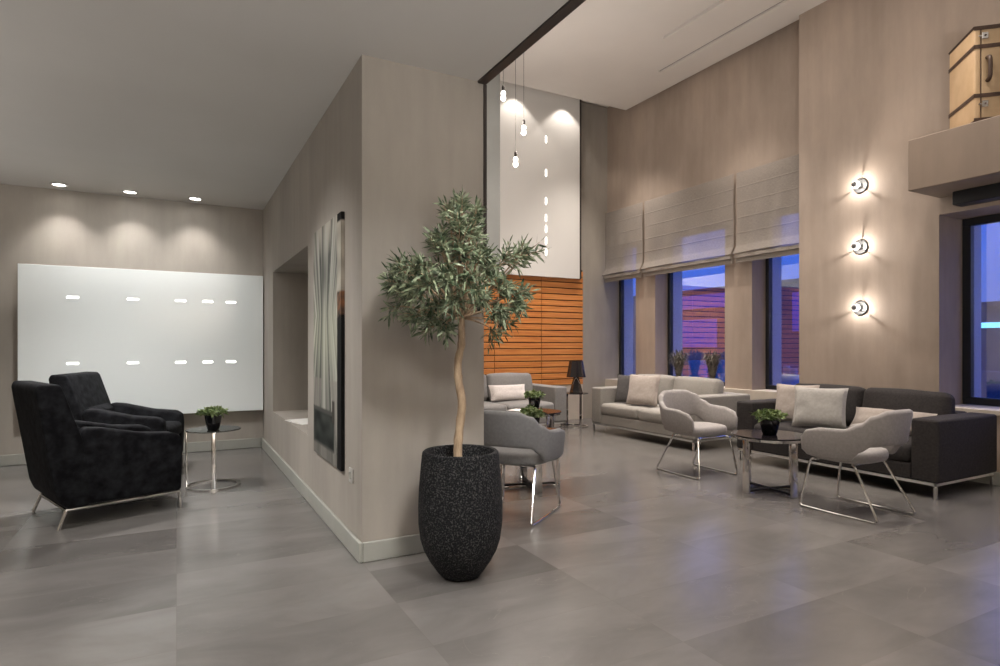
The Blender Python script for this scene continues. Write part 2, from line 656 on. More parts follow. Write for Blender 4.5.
def softbox(bm, c, size, r, crown=(0, 0, 0), wob=0.0, seed=0, n_mid=7):
    """a rounded, slightly puffed upholstery block"""
    hx, hy, hz = size[0] / 2, size[1] / 2, size[2] / 2
    r = min(r, hx * 0.98, hy * 0.98, hz * 0.98)
    X, Y, Z = zone(hx, r, 4, n_mid), zone(hy, r, 4, n_mid), zone(hz, r, 4, max(2, n_mid // 2))
    cache = {}
    H = (hx, hy, hz)

    def V(p):
        k = (round(p[0], 5), round(p[1], 5), round(p[2], 5))
        if k in cache:
            return cache[k]
        P = Vector(p)
        C = Vector([max(-(H[i] - r), min(H[i] - r, P[i])) for i in range(3)])
        d = P - C
        q = C + d.normalized() * r if d.length > 1e-9 else P
        u = [q[i] / H[i] for i in range(3)]
        f = [max(0.0, 1 - u[i] ** 2) for i in range(3)]
        q = q + Vector((crown[0] * u[0] * f[1] * f[2], crown[1] * u[1] * f[0] * f[2], crown[2] * u[2] * f[0] * f[1]))
        if wob:
            q = q + noise.noise_vector(q * 5 + Vector((seed * 3.1, seed, 0))) * wob
        cache[k] = bm.verts.new(q + Vector(c))
        return cache[k]

    def sheet(A, Bq, fn):
        for i in range(len(A) - 1):
            for j in range(len(Bq) - 1):
                vs = [V(fn(A[i], Bq[j])), V(fn(A[i + 1], Bq[j])), V(fn(A[i + 1], Bq[j + 1])), V(fn(A[i], Bq[j + 1]))]
                if len(set(vs)) == 4:
                    try:
                        bm.faces.new(vs)
                    except ValueError:
                        pass
    for sgn in (-1, 1):
        sheet(X, Y, lambda a, b: (a, b, sgn * hz))
        sheet(X, Z, lambda a, b: (a, sgn * hy, b))
        sheet(Y, Z, lambda a, b: (sgn * hx, a, b))
    return bm


def prism(bm, prof, y0, y1, bev=0.02, seg=3):
    """profile in (x,z) drawn across y, all edges rounded"""
    b2 = B()
    a = [b2.verts.new((x, y0, z)) for x, z in prof]
    b = [b2.verts.new((x, y1, z)) for x, z in prof]
    n = len(prof)
    b2.faces.new(a)
    b2.faces.new(b[::-1])
    for i in range(n):
        b2.faces.new((a[i], b[i], b[(i + 1) % n], a[(i + 1) % n]))
    bmesh.ops.recalc_face_normals(b2, faces=b2.faces[:])
    if bev:
        bmesh.ops.bevel(b2, geom=b2.edges[:], offset=bev, segments=seg, profile=0.5, affect='EDGES', clamp_overlap=True)
    b2.verts.index_update()
    merge(bm, b2)
    return bm


def pillow_bm(w, h, t, n=14, seed=0, ears=0.03):
    """scatter cushion in the xz plane, thickness along y, resting on z=0"""
    bm = B()
    top, bot = [], []
    for i in range(n + 1):
        ra, rb = [], []
        for j in range(n + 1):
            u, v = -1 + 2 * i / n, -1 + 2 * j / n
            pin = 1 - ears * 2.2 * ((1 - u * u) * abs(v) ** 4)
            pin2 = 1 - ears * 2.2 * ((1 - v * v) * abs(u) ** 4)
            x = u * w / 2 * pin2
            z = v * h / 2 * pin
            th = t / 2 * (max(0, 1 - u ** 4) ** 0.55) * (max(0, 1 - v ** 4) ** 0.55)
            k = noise.noise(Vector((u * 2.2 + seed * 5, v * 2.2, seed))) * 0.10 * t + noise.noise(Vector((u * 6 + seed, v * 3, seed * 2))) * 0.05 * t
            edge = i in (0, n) or j in (0, n)
            p1 = Vector((x, th + (0 if edge else k + 0.002), z + h / 2))
            va = bm.verts.new(p1)
            ra.append(va)
            if edge:
                rb.append(va)
            else:
                rb.append(bm.verts.new(Vector((x, -th - 0.002 + k * 0.6, z + h / 2))))
        top.append(ra)
        bot.append(rb)
    for S in (top, bot):
        for i in range(n):
            for j in range(n):
                q = (S[i][j], S[i + 1][j], S[i + 1][j + 1], S[i][j + 1])
                try:
                    bm.faces.new(q)
                except ValueError:
                    pass
    return bm


def lerp_tab(tab, a):
    for (x0, y0), (x1, y1) in zip(tab, tab[1:]):
        if a <= x1:
            t = (a - x0) / (x1 - x0)
            t = t * t * (3 - 2 * t)
            return y0 + (y1 - y0) * t
    return tab[-1][1]


def leaf(bm, p, d, L, Wd, droop=0.0, roll=None):
    d = Vector(d).normalized()
    side = d.cross(Vector((random.gauss(0, 1), random.gauss(0, 1), random.gauss(0, 1)))).normalized() if roll is None else Vector(roll)
    nrm = side.cross(d)
    P = lambda t, s: p + d * (L * t) + side * (s * Wd / 2) - Vector((0, 0, droop * L * t * t)) + nrm * (abs(s) * Wd * 0.12)
    b = bm.verts.new(P(0, 0))
    l1, r1 = bm.verts.new(P(0.35, 1)), bm.verts.new(P(0.35, -1))
    l2, r2 = bm.verts.new(P(0.72, 0.75)), bm.verts.new(P(0.72, -0.75))
    tp = bm.verts.new(P(1, 0))
    bm.faces.new((b, r1, l1))
    bm.faces.new((l1, r1, r2, l2))
    bm.faces.new((l2, r2, tp))


# ================================================================== THE SETTING
ZL, ZH = 2.82, 4.97           # low ceiling, high ceiling
PX0, PX1, PY = 0.907, 1.665, 3.309   # pillar block
YB, YE = 7.65, 8.15           # back wall of the seating bay, end wall of the lounge
XW, XS = 6.45, 6.25           # window wall, wall with the round lights

bm = B()
box(bm, -2.6, 7.0, -2.7, 8.4, -0.12, 0.0)
struct('floor', bm, FLOOR)

bm = B()
box(bm, -2.6, 1.620, -2.7, PY, ZL, ZL + 0.15)
box(bm, -2.6, PX0 - 0.0, PY, 7.8, ZL, ZL + 0.15)
box(bm, 1.620, 1.68, -2.7, PY, ZL + 0.02, ZL + 0.15)
struct('ceiling', bm, CEIL)
bm = B()
box(bm, 1.62, 1.70, -2.7, PY, ZL + 0.151, 5.25)
struct('wall_bulkhead', bm, WALL)
bm = B()
box(bm, 1.622, 1.678, -2.7, PY - 0.002, ZL - 0.012, ZL + 0.019)
struct('trim_1', bm, STEEL)
bm = B()
box(bm, PX1 - 0.004, PX1 + 0.018, PY - 0.006, PY + 0.03, 1.75, ZL - 0.012)
struct('trim_2', bm, STEEL)

# floating high ceiling with two linear slots
bm = B()
slots = [(5.25, 5.56), (5.85, 6.26)]
HX1, HY1 = 6.33, 7.53
xs = [1.70, 5.225, 5.275, 5.825, 5.875, HX1]
for i in range(5):
    x0, x1 = xs[i], xs[i + 1]
    if i == 1:
        box(bm, x0, x1, 5.56, HY1, ZH, ZH + 0.1)
        box(bm, x0, x1, -2.7, 5.56, ZH + 0.05, ZH + 0.1)
    elif i == 3:
        box(bm, x0, x1, 6.26, HY1, ZH, ZH + 0.1)
        box(bm, x0, x1, -2.7, 6.26, ZH + 0.05, ZH + 0.1)
    else:
        box(bm, x0, x1, -2.7, HY1, ZH, ZH + 0.1)
struct('ceiling_high', bm, CEILH)
bm = B()
box(bm, 5.840, 5.860, -2.69, 6.245, ZH + 0.012, ZH + 0.0495)  # strip added to darken the slot like its inner shadow
struct('slot_shade_strip', bm, SLOTSHADE)
bm = B()
box(bm, 1.62, 7.0, -2.7, 8.4, 5.26, 5.36)
struct('ceiling_slab', bm, CEILH)

# pillar block with the niche in its left face
bm = B()
NY0, NY1, NZ0, NZ1, NX = 4.867, 6.81, 0.503, 1.99, PX0 + 0.42
box(bm, PX0, PX1, PY, NY0, 0, 5.25)
box(bm, PX0, PX1, NY1, YE + 0.2, 0, 5.25)
box(bm, PX0, PX1, NY0, NY1, 0, NZ0)
box(bm, PX0, PX1, NY0, NY1, NZ1, 5.25)
box(bm, NX, PX1, NY0, NY1, NZ0, NZ1)
bmesh.ops.remove_doubles(bm, verts=bm.verts[:], dist=1e-5)
struct('wall_pillar', bm, WALL)

bm = B()
box(bm, -2.6, PX0 - 0.001, YB, YB + 0.15, 0, ZL)
struct('wall_back', bm, WALL)
bm = B()
box(bm, PX1 + 0.001, 7.0, YE, YE + 0.2, 0, 5.25)
struct('wall_end', bm, WALL)
bm = B()
box(bm, -2.75, -2.6, -2.7, 7.8, 0, ZL + 0.15)
struct('wall_left', bm, WALL)
bm = B()
box(bm, -2.75, 7.0, -2.85, -2.7, 0, 5.25)
struct('wall_rear', bm, WALL)

# window wall: recessed stretch with three openings, then the stretch with the round lights and one opening
XO = 7.0
SZ, WT = 0.63, 2.90
bm = B()
YS = 4.43
box(bm, XW, XO, YS, YE, 0, SZ)
box(bm, XW, XO, YS, YE, WT, 5.25)
box(bm, XW, XO, 5.23, 5.66, SZ, WT)
box(bm, XW, XO, 6.99, 7.43, SZ, WT)
struct('wall_window', bm, WALLB)
bm = B()
WY0, WY1, WZ1 = -1.0, 3.0, 2.42
box(bm, XS, XO, WY1, YS, 0, 5.25)
box(bm, XS, XO, -2.7, WY0, 0, 5.25)
box(bm, XS, XO, WY0, WY1, 0, SZ)
box(bm, XS, XO, WY0, WY1, WZ1, 5.25)
struct('wall_right', bm, WALLB)
bm = B()
box(bm, XW - 0.05, XW - 0.0005, YS + 0.001, YE - 0.001, 0.111, SZ + 0.012, 0.004)
for y0, y1 in ((YS + 0.001, 5.229), (5.661, 6.989), (7.431, YE - 0.001)):
    box(bm, XW - 0.0005, 6.695, y0, y1, SZ + 0.0005, SZ + 0.012)
struct('trim_3', bm, SILL)
bm = B()
box(bm, XS - 0.03, XS - 0.0005, WY0, WY1, SZ - 0.03, SZ + 0.012, 0.004)
box(bm, XS - 0.0005, 6.66, WY0 + 0.001, WY1 - 0.001, SZ + 0.0005, SZ + 0.012)
struct('trim_4', bm, SILL)
bm = B()
box(bm, XW - 0.035, XW - 0.0005, YS + 0.001, YE - 0.001, 0.0005, 0.11)
struct('baseboard_window', bm, BASE)
bm = B()
box(bm, XS - 0.035, XS - 0.0005, -2.69, YS - 0.001, 0.0005, 0.11)
struct('baseboard_right', bm, BASE)

# end-wall low plinth below the planks
bm = B()
box(bm, PX1 + 0.002, 5.905, YE - 0.05, YE - 0.0005, 0.0005, 0.565)
struct('trim_5', bm, SILL)


def baseboard(name, x0, x1, y0, y1):
    b_ = B()
    box(b_, x0, x1, y0, y1, 0.0005, 0.112, 0.006)
    return b_


bm = baseboard('a', PX0 - 0.022, PX0 - 0.0005, PY - 0.022, YB - 0.0005)
struct('baseboard_pillar', bm, BASE)
bm = baseboard('b', PX0 - 0.0004, PX1, PY - 0.022, PY - 0.0065)
struct('baseboard_front', bm, BASE)
bm = baseboard('c', -2.59, PX0 - 0.023, YB - 0.022, YB - 0.0005)
struct('baseboard_back', bm, BASE)
bm = B()
box(bm, -2.599, -2.578, -2.69, YB - 0.03, 0.0005, 0.11)
struct('baseboard_left', bm, BASE)

# upper stub wall beside the hanging white panel
bm = B()
box(bm, 2.6, 3.87, 7.20, 7.32, 2.28, 4.965)
struct('wall_stub', bm, STRIP)

# windows
def window(name, x, y0, y1, z0, z1, fw=0.055):
    bm_ = B()
    for a in ((y0, y1, z0, z0 + fw), (y0, y1, z1 - fw, z1), (y0, y0 + fw, z0 + fw, z1 - fw), (y1 - fw, y1, z0 + fw, z1 - fw)):
        box(bm_, x - 0.03, x + 0.04, a[0], a[1], a[2], a[3], 0.004, 1)
    o = struct(name, bm_, FRAME)
    bm_ = B()
    box(bm_, x, x + 0.008, y0 + fw - 0.003, y1 - fw + 0.003, z0 + fw - 0.003, z1 - fw + 0.003)
    obj('window_glass', bm_, WINGL, o, False)
    return o


window('window_1', 6.73, 7.432, YE - 0.002, SZ + 0.0125, WT - 0.002)
window('window_2', 6.73, 5.662, 6.988, SZ + 0.0125, WT - 0.002)
window('window_3', 6.73, YS + 0.002, 5.228, SZ + 0.0125, WT - 0.002)
window('window_4', 6.69, WY0 + 0.002, WY1 - 0.002, SZ + 0.0125, WZ1 - 0.002, 0.07)

# outside
bm = B()
for y in (YE - 0.012, 6.988, 5.228):
    box(bm, 6.775, XO, y - 0.012 if y < 8 else y, y + 0.0015 if y < 8 else y + 0.0115, SZ, WT)
box(bm, 6.735, XO, WY1 - 0.012, WY1 + 0.0015, SZ, WZ1)
struct('trim_6', bm, WHITED)
bm = B()
box(bm, 7.001, 13.0, -6, 16, -0.12, -0.005)
struct('terrace', bm, TERR)
bm = B()
box(bm, 13.0, 140, -60, 90, -9.0, -8.5)
struct('street_ground', bm, CITY)
bm = B()
box(bm, 12.7, 13.0, -6, 16, -0.005, 0.75)
struct('wall_terrace', bm, TERR)

# ================================================================== FIXED FITTINGS
# white glass panel with rows of light slots (seating bay)
P = thing('light_panel', 'wide white glass wall panel with two rows of glowing slots behind the black armchairs', 'wall panel', (-1.39, YB - 0.12, 0.45))
bm = B()
box(bm, 0, 2.285, 0, 0.03, 0, 1.57, 0.004)
obj('glass_sheet', bm, WHITEP, P, False)
for x in (0.3, 1.1, 1.95):
    bm = B()
    box(bm, x, x + 0.06, 0.0301, 0.1195, 0.1, 1.45)
    obj('batten', bm, STEEL, P, False)
for z in (1.25, 0.57):
    for x in (-0.94, -0.41, 0.04, 0.31, 0.55):
        bm = B()
        box(bm, x + 1.39 - 0.050, x + 1.39 + 0.050, -0.003, 0.004, z - 0.010, z + 0.010)
        obj('led_slot', bm, LED, P, False)

# hanging white panel over the planks
P = thing('light_panel', 'tall white hanging wall panel with one column of glowing slots above orange planks', 'wall panel', (3.9, 8.0, 2.29))
bm = B()
box(bm, 0, 1.87, 0, 0.05, 0, 2.94, 0.004)
obj('panel_sheet', bm, WHITED, P, False)
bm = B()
box(bm, 1.8705, 1.915, 0.02, 0.06, 0, 2.94)  # dark strip in place of the shadow in the gap beside the panel
obj('gap_shade_strip', bm, STEEL, P, False)
for x in (0.2, 1.6):
    bm = B()
    box(bm, x, x + 0.06, 0.0501, 0.1495, 0.2, 2.8)
    obj('batten', bm, STEEL, P, False)
for z in (4.449, 3.922, 3.481, 3.214, 3.041, 2.858, 2.679):
    bm = B()
    box(bm, 5.12 - 3.9 - 0.014, 5.12 - 3.9 + 0.014, -0.003, 0.004, z - 2.29 - 0.052, z - 2.29 + 0.052)
    obj('led_slot', bm, LED, P, False)

# plank cladding
P = thing('plank_cladding', 'orange horizontal wooden plank cladding on the end wall behind the lamp', 'wall cladding', (0, 8.09, 0))
cuts = [PX1 + 0.01, 2.57, 3.41, 4.25, 5.09, 5.905]
bm = B()
box(bm, cuts[0], cuts[-1], 0.025, 0.0595, 0.57, 2.45)
obj('backing', bm, GAP, P, False)
for a, b in zip(cuts, cuts[1:]):
    bm = B()
    z = 0.575
    while z < 2.42:
        box(bm, a + 0.004, b - 0.004, 0, 0.025, z, z + 0.083, 0.004, 1)
        z += 0.098
    obj('panel_section', bm, PLANK, P, False)

# roman blinds
def blind(name, y0, y1, label):
    zt, zb = 3.44, 2.30
    P_ = thing(name, label, 'window blind', (XW - 0.0002, (y0 + y1) / 2, zb), 0, 'roman blinds over the windows')
    w = y1 - y0
    prof = [(-0.058, zt - zb), (-0.060, zt - zb - 0.02)]
    nf = 5
    for i in range(1, nf):
        z = (zt - zb) * (1 - i / nf) * 0.86 + 0.16
        prof += [(-0.0605, z + 0.020), (-0.0605, z + 0.007), (-0.0630, z), (-0.0605, z - 0.007), (-0.0605, z - 0.020)]
    prof += [(-0.062, 0.215), (-0.075, 0.185), (-0.112, 0.125), (-0.122, 0.10), (-0.112, 0.085), (-0.070, 0.085)]
    bm_ = B()
    cols = []
    n = 26
    for k in range(n + 1):
        y = -w / 2 + w * k / n
        e = abs(2 * k / n - 1)
        row = []
        for x, z in prof:
            wv = 0.006 * math.sin(k * 0.9 + z * 5) * (1 if z < 0.9 else 0)
            row.append(bm_.verts.new((x + wv, y, z - 0.012 * (e ** 3) * (1 if z < 0.3 else 0))))
        cols.append(row)
    for a_, b_ in zip(cols, cols[1:]):
        for i in range(len(prof) - 1):
            bm_.faces.new((a_[i], b_[i], b_[i + 1], a_[i + 1]))
    fb_ = obj('fabric', bm_, SHEER, P_)
    bm_ = B()
    for (xa, xb, za, zb) in ((-0.110, -0.100, 0.030, 0.080), (-0.084, -0.074, -0.030, 0.062)):
        box(bm_, xa, xb, -w / 2 + 0.006, w / 2 - 0.006, za, zb, 0.004, 1)
    obj('folded_hem', bm_, HEM, fb_)
    bm_ = B()
    box(bm_, -0.057, 0.0015, -w / 2 + 0.005, w / 2 - 0.005, zt - zb - 0.03, zt - zb)
    obj('head_rail', bm_, PLATE, P_, False)


blind('roman_blind', 7.205, 8.13, 'narrow roman blind in the corner next to the end wall')
blind('roman_blind', 5.467, 7.16, 'wide middle roman blind above the two grassy sill plants')
blind('roman_blind', 4.445, 5.42, 'roman blind ending at the wall with the three round lights')

# concrete beam shelf and blind box
bm = B()
box(bm, 5.73, XS - 0.001, -0.8, 3.0, 2.575, 3.027, 0.006, 1)
o = struct('wall_shelf', bm, CONC)
o['kind'] = 'structure'
bm = B()
box(bm, 6.09, XS - 0.001, 1.3, 2.82, 2.455, 2.574, 0.006, 1)
tag(obj('blind_cassette', bm, FRAME), 'long black roller blind cassette under the concrete shelf', 'blind box')

# downlights in the low ceiling
dl = None
for i, (x, lab) in enumerate(((-1.035, 'recessed ceiling downlight above the left end of the white glass panel'),
                              (-0.43, 'recessed ceiling downlight above the middle of the white glass panel'),
                              (0.18, 'recessed ceiling downlight nearest to the niche wall'))):
    if dl is None:
        dl = thing('downlight', lab, 'downlight', (x, 7.40, ZL), 0, 'downlights over the white panel')
        bm = B()
        lathe(bm, [(0.055, -0.001), (0.075, -0.001), (0.078, -0.006), (0.06, -0.012), (0.055, -0.008)], 28, caps=False)
        obj('trim_ring', bm, WHITED, dl)
        bm = B()
        lathe(bm, [(0.0, -0.004), (0.056, -0.004)], 24, caps=False)
        obj('lens', bm, DOWNL, dl)
    else:
        dup(dl, (x, 7.40, ZL), 0, lab)
    spot('downlight_beam', (x, 7.40, ZL - 0.03), (x, 7.43, 1.0), 30, 98, 1.0, (1, 0.95, 0.91))

# cove spots behind the edge of the high ceiling, washing the white panel
for x in (4.55, 5.45):
    spot('cove_spot', (x, 7.78, 5.15), (x, 7.93, 3.0), 16, 95, 0.35)

# round wall lights
sc = None
for z, lab in ((2.86, 'topmost of the three round wall lights'), (2.226, 'middle one of the three round wall lights'),
               (1.594, 'lowest of the three round wall lights, above the charcoal sofa')):
    if sc is None:
        sc = thing('wall_light', lab, 'wall light', (XS - 0.0005, 3.726, z), 0, 'round wall lights in a column')
        bm = B()
        lathe(bm, [(0.0, 0.0), (0.075, 0.0), (0.078, 0.008), (0.07, 0.016), (0.04, 0.012), (0.0, 0.012)], 32, caps=False)
        bmesh.ops.rotate(bm, verts=bm.verts[:], matrix=Matrix.Rotation(-PI / 2, 3, 'Y'))
        obj('wall_plate', bm, PLATEG, sc)
        bm = B()
        lathe(bm, [(0.0, 0.012), (0.022, 0.012), (0.022, 0.045), (0.016, 0.05), (0.0, 0.05)], 20, caps=False)
        bmesh.ops.rotate(bm, verts=bm.verts[:], matrix=Matrix.Rotation(-PI / 2, 3, 'Y'))
        obj('socket', bm, CHROME, sc)
        bm = B()
        bmesh.ops.create_uvsphere(bm, u_segments=20, v_segments=14, radius=0.042, matrix=Matrix.Translation((-0.088, 0, 0)))
        bulb_ = obj('bulb', bm, BULBW, sc)
        bm = B()
        lathe(bm, [(0.0, 0.1335), (0.012, 0.1325), (0.022, 0.128), (0.026, 0.124), (0.0, 0.124)], 20, caps=False)
        bmesh.ops.rotate(bm, verts=bm.verts[:], matrix=Matrix.Rotation(-PI / 2, 3, 'Y'))
        obj('silver_cap', bm, CAPG, bulb_)
        for k in range(3):
            a_ = math.radians(100 + 120 * k)
            bm = B()
            tube(bm, [(-0.012, 0.062 * math.cos(a_), 0.062 * math.sin(a_)), (-0.06, 0.060 * math.cos(a_), 0.060 * math.sin(a_)), (-0.122, 0.024 * math.cos(a_), 0.024 * math.sin(a_))], 0.0032, 6)
            obj('wire_prong', bm, CAPG, sc)
    else:
        dup(sc, (XS - 0.0005, 3.726, z), 0, lab)
    point('wall_light_glow', (XS - 0.112, 3.726, z), 7, 0.005, (1, 0.94, 0.87))

# pendants
pd = None
for (x, y, z, lab) in ((3.07, 5.64, 3.86, 'bare bulb pendant hanging highest beside the hanging white panel'),
                       (3.30, 5.60, 3.52, 'bare bulb pendant hanging furthest from the pillar, in front of the white panel'),
                       (3.21, 5.62, 3.17, 'bare bulb pendant hanging lowest in front of the white panel')):
    if pd is None:
        pd = thing('pendant_light', lab, 'pendant light', (x, y, z), 0, 'bare bulb pendants')
        bm = B()
        lathe(bm, [(0.0, -0.045), (0.010, -0.044), (0.022, -0.034), (0.028, -0.018), (0.025, 0.0), (0.018, 0.010), (0.024, 0.022), (0.026, 0.034), (0.022, 0.048), (0.014, 0.06), (0.0, 0.06)], 20, caps=False)
        b_ = obj('bulb', bm, BULB, pd)
        bm = B()
        lathe(bm, [(0.0, 0.061), (0.015, 0.061), (0.016, 0.10), (0.010, 0.12), (0.0, 0.12)], 16, caps=False)
        obj('lamp_holder', bm, STEEL, pd)
    else:
        o = bpy.data.objects.new('pendant_light', None)
        COL.objects.link(o)
        o.location = (x, y, z)
        tag(o, lab, 'pendant light', 'bare bulb pendants')
        for ch in list(pd.children):
            if ch.name.startswith('cord'):
                continue
            c = ch.copy()
            COL.objects.link(c)
            c.parent = o
    cur = pd if z == 3.86 else o
    bm = B()
    tube(bm, [(0, 0, 0.12), (0, 0, ZH - 0.002 - z)], 0.0022, 6)
    obj('cord', bm, STEEL, cur)
    point('pendant_glow', (x, y, z - 0.11), 16, 0.04)

# painting on the pillar
pw, ph = 0.83, 1.585
P = thing('painting', 'tall blurred grey-green painting on the pillar with dark right-hand edge', 'painting', (PX0 - 0.001, 4.105, 0.436))
bm = B()
box(bm, -0.022, 0, -pw / 2, pw / 2, 0, ph, 0.003, 1)
obj('stretcher', bm, CANVEDGE, P, False)
bm = B()
NXg, NZg = 70, 110
cl = bm.verts.layers.float_color.new('Col')
gv = []


def paint(u, v):
    """u 0..1 from far (left) edge to near (right) edge, v 0..1 upward"""
    def mixc(a, b, t):
        t = max(0, min(1, t))
        return [a[i] + (b[i] - a[i]) * t for i in range(3)]
    fan = (u - 0.42) / (0.35 + 0.9 * abs(v - 0.62))
    st = noise.noise(Vector((fan * 9, v * 0.9, 3.3))) * 0.5 + noise.noise(Vector((fan * 24, v * 0.6, 7))) * 0.3
    c = mixc((0.07, 0.073, 0.065), (0.50, 0.49, 0.43), 0.45 + st * 1.9)
    band = math.exp(-((v - 0.52) / 0.16) ** 2)
    c = mixc(c, (0.50, 0.51, 0.38), max(0, min(1, band * 0.6 * (0.6 + st))))
    c = mixc(c, (0.07, 0.075, 0.068), math.exp(-((u - 0.42) / 0.12) ** 2 - ((v - 0.79) / 0.10) ** 2) * 0.75)
    c = mixc(c, (0.46, 0.43, 0.37), max(0, (v - 0.86) / 0.14) * (1 if (int(u * 6) % 2) else 0.3))
    if v < 0.34 and abs(u - 0.5) > 0.12 + 0.9 * (0.34 - v):
        c = mixc(c, (0.24, 0.22, 0.195), 0.6)
    if 0.05 < v < 0.21 and u < 0.80:
        c = mixc((0.012, 0.014, 0.013), (0.045, 0.05, 0.045), 0.5 + noise.noise(Vector((u * 5, v * 20, 2)))) if (0.06 < v < 0.20 and 0.03 < u < 0.77) else (0.07, 0.07, 0.063)
    if v <= 0.05:
        c = mixc(c, (0.14, 0.13, 0.115), 0.7)
    if 0.17 <= v < 0.26 and 0.70 < u < 0.8:
        c = (0.05, 0.045, 0.04)
    if u > 0.88:
        if v < 0.60 - 0.02 * noise.noise(Vector((u * 30, 1, 1))):
            c = (0.010, 0.010, 0.010)
        elif v < 0.70:
            c = mixc((0.22, 0.10, 0.05), (0.05, 0.045, 0.04), 0.5 + noise.noise(Vector((u * 20, v * 40, 5))))
        elif v > 0.97:
            c = (0.012, 0.012, 0.012)
        else:
            c = mixc((0.44, 0.40, 0.34), (0.30, 0.28, 0.24), 0.5 + noise.noise(Vector((u * 4, v * 18, 9))))
    return c


for i in range(NXg + 1):
    row = []
    for j in range(NZg + 1):
        u, v = i / NXg, j / NZg
        w_ = bm.verts.new((-0.0232, pw / 2 - u * pw, v * ph))
        q = paint(u, v)
        w_[cl] = (q[0], q[1], q[2], 1)
        row.append(w_)
    gv.append(row)
for i in range(NXg):
    for j in range(NZg):
        bm.faces.new((gv[i][j], gv[i + 1][j], gv[i + 1][j + 1], gv[i][j + 1]))
obj('painted_face', bm, CANVAS, P, False)
# the picture runs on round the near edge of the canvas
bm = B()
cl = bm.verts.layers.float_color.new('Col')
prev = None
for j in range(NZg + 1):
    q = paint(0.97, j / NZg)
    pr = []
    for x in (-0.0225, -0.001):
        w_ = bm.verts.new((x, -pw / 2 - 0.001, j / NZg * ph))
        w_[cl] = (q[0], q[1], q[2], 1)
        pr.append(w_)
    if prev:
        bm.faces.new((prev[0], prev[1], pr[1], pr[0]))
    prev = pr
obj('painted_edge', bm, CANVAS, P, False)

# wall socket
P = thing('wall_socket', 'small square wall socket low on the pillar beside the painting', 'wall socket', (PX0 - 0.0005, 3.52, 0.40))
bm = B()
box(bm, -0.010, 0, -0.04, 0.04, 0, 0.085, 0.004)
obj('cover_plate', bm, PLATE, P)
bm = B()
lathe(bm, [(0.0, 0.0), (0.021, 0.0), (0.021, 0.004), (0.019, 0.004), (0.0175, 0.001), (0.0, 0.001)], 20, caps=False)
bmesh.ops.rotate(bm, verts=bm.verts[:], matrix=Matrix.Rotation(-PI / 2, 3, 'Y'))
bmesh.ops.translate(bm, verts=bm.verts[:], vec=(-0.0105, 0, 0.0425))
obj('outlet', bm, BASE, P)

# magazine in niche
P = thing('magazine', 'open white magazine lying on the niche ledge', 'magazine', (1.03, 5.72, NZ0 + 0.001), 0.2)
for s in (-1, 1):
    bm = B()
    n = 8
    tp, bt = [], []
    for i in range(n + 1):
        t = i / n
        y = s * t * 0.21
        z = 0.018 * math.sin(PI * min(1, t * 1.1)) * (1 - 0.4 * t) + 0.004
        tp.append([bm.verts.new((x, y, z)) for x in (-0.10, 0.12)])
        bt.append([bm.verts.new((x, y, 0.0)) for x in (-0.10, 0.12)])
    for i in range(n):
        bm.faces.new((tp[i][0], tp[i][1], tp[i + 1][1], tp[i + 1][0]))
        bm.faces.new((bt[i][0], bt[i + 1][0], bt[i + 1][1], bt[i][1]))
        bm.faces.new((tp[i][0], tp[i + 1][0], bt[i + 1][0], bt[i][0]))
        bm.faces.new((tp[i][1], bt[i][1], bt[i + 1][1], tp[i + 1][1]))
    bm.faces.new((tp[n][0], tp[n][1], bt[n][1], bt[n][0]))
    obj('page_block', bm, PAPER, P)


# ================================================================== POTTED OLIVE TREE
TD = 3.155
FW = Vector((math.sin(YAW), math.cos(YAW), 0))
RT = Vector((math.cos(YAW), -math.sin(YAW), 0))
tree_o = Vector((1.31, 2.875, 0))
P = thing('potted_olive_tree', 'olive tree with wavy pale trunk in a tall black stone planter by the pillar', 'potted tree', tuple(tree_o))
bm = B()
lathe(bm, [(0.0, 0.0), (0.085, 0.0), (0.100, 0.006), (0.125, 0.035), (0.160, 0.085), (0.190, 0.14), (0.209, 0.20), (0.219, 0.28), (0.220, 0.36), (0.216, 0.46), (0.208, 0.56),
           (0.201, 0.63), (0.198, 0.648), (0.190, 0.655), (0.176, 0.652), (0.170, 0.640), (0.170, 0.50), (0.0, 0.50)], 64, caps=False)
obj('planter', bm, STONE, P)
bm = B()
lathe(bm, [(0.0, 0.565), (0.06, 0.568), (0.12, 0.56), (0.1695, 0.555), (0.1695, 0.51), (0.0, 0.51)], 40, caps=False)
obj('soil', bm, SOIL, P)


def T(px, py, dz=0.0):
    """a point of the crown from its place over the planter (metres to the side, height, depth)"""
    d = TD + dz
    return RT * (((px - 500) * d + 39 * TD) / 602) + Vector((0, 0, 1.2 + (346 - py) * d / 602)) + FW * dz


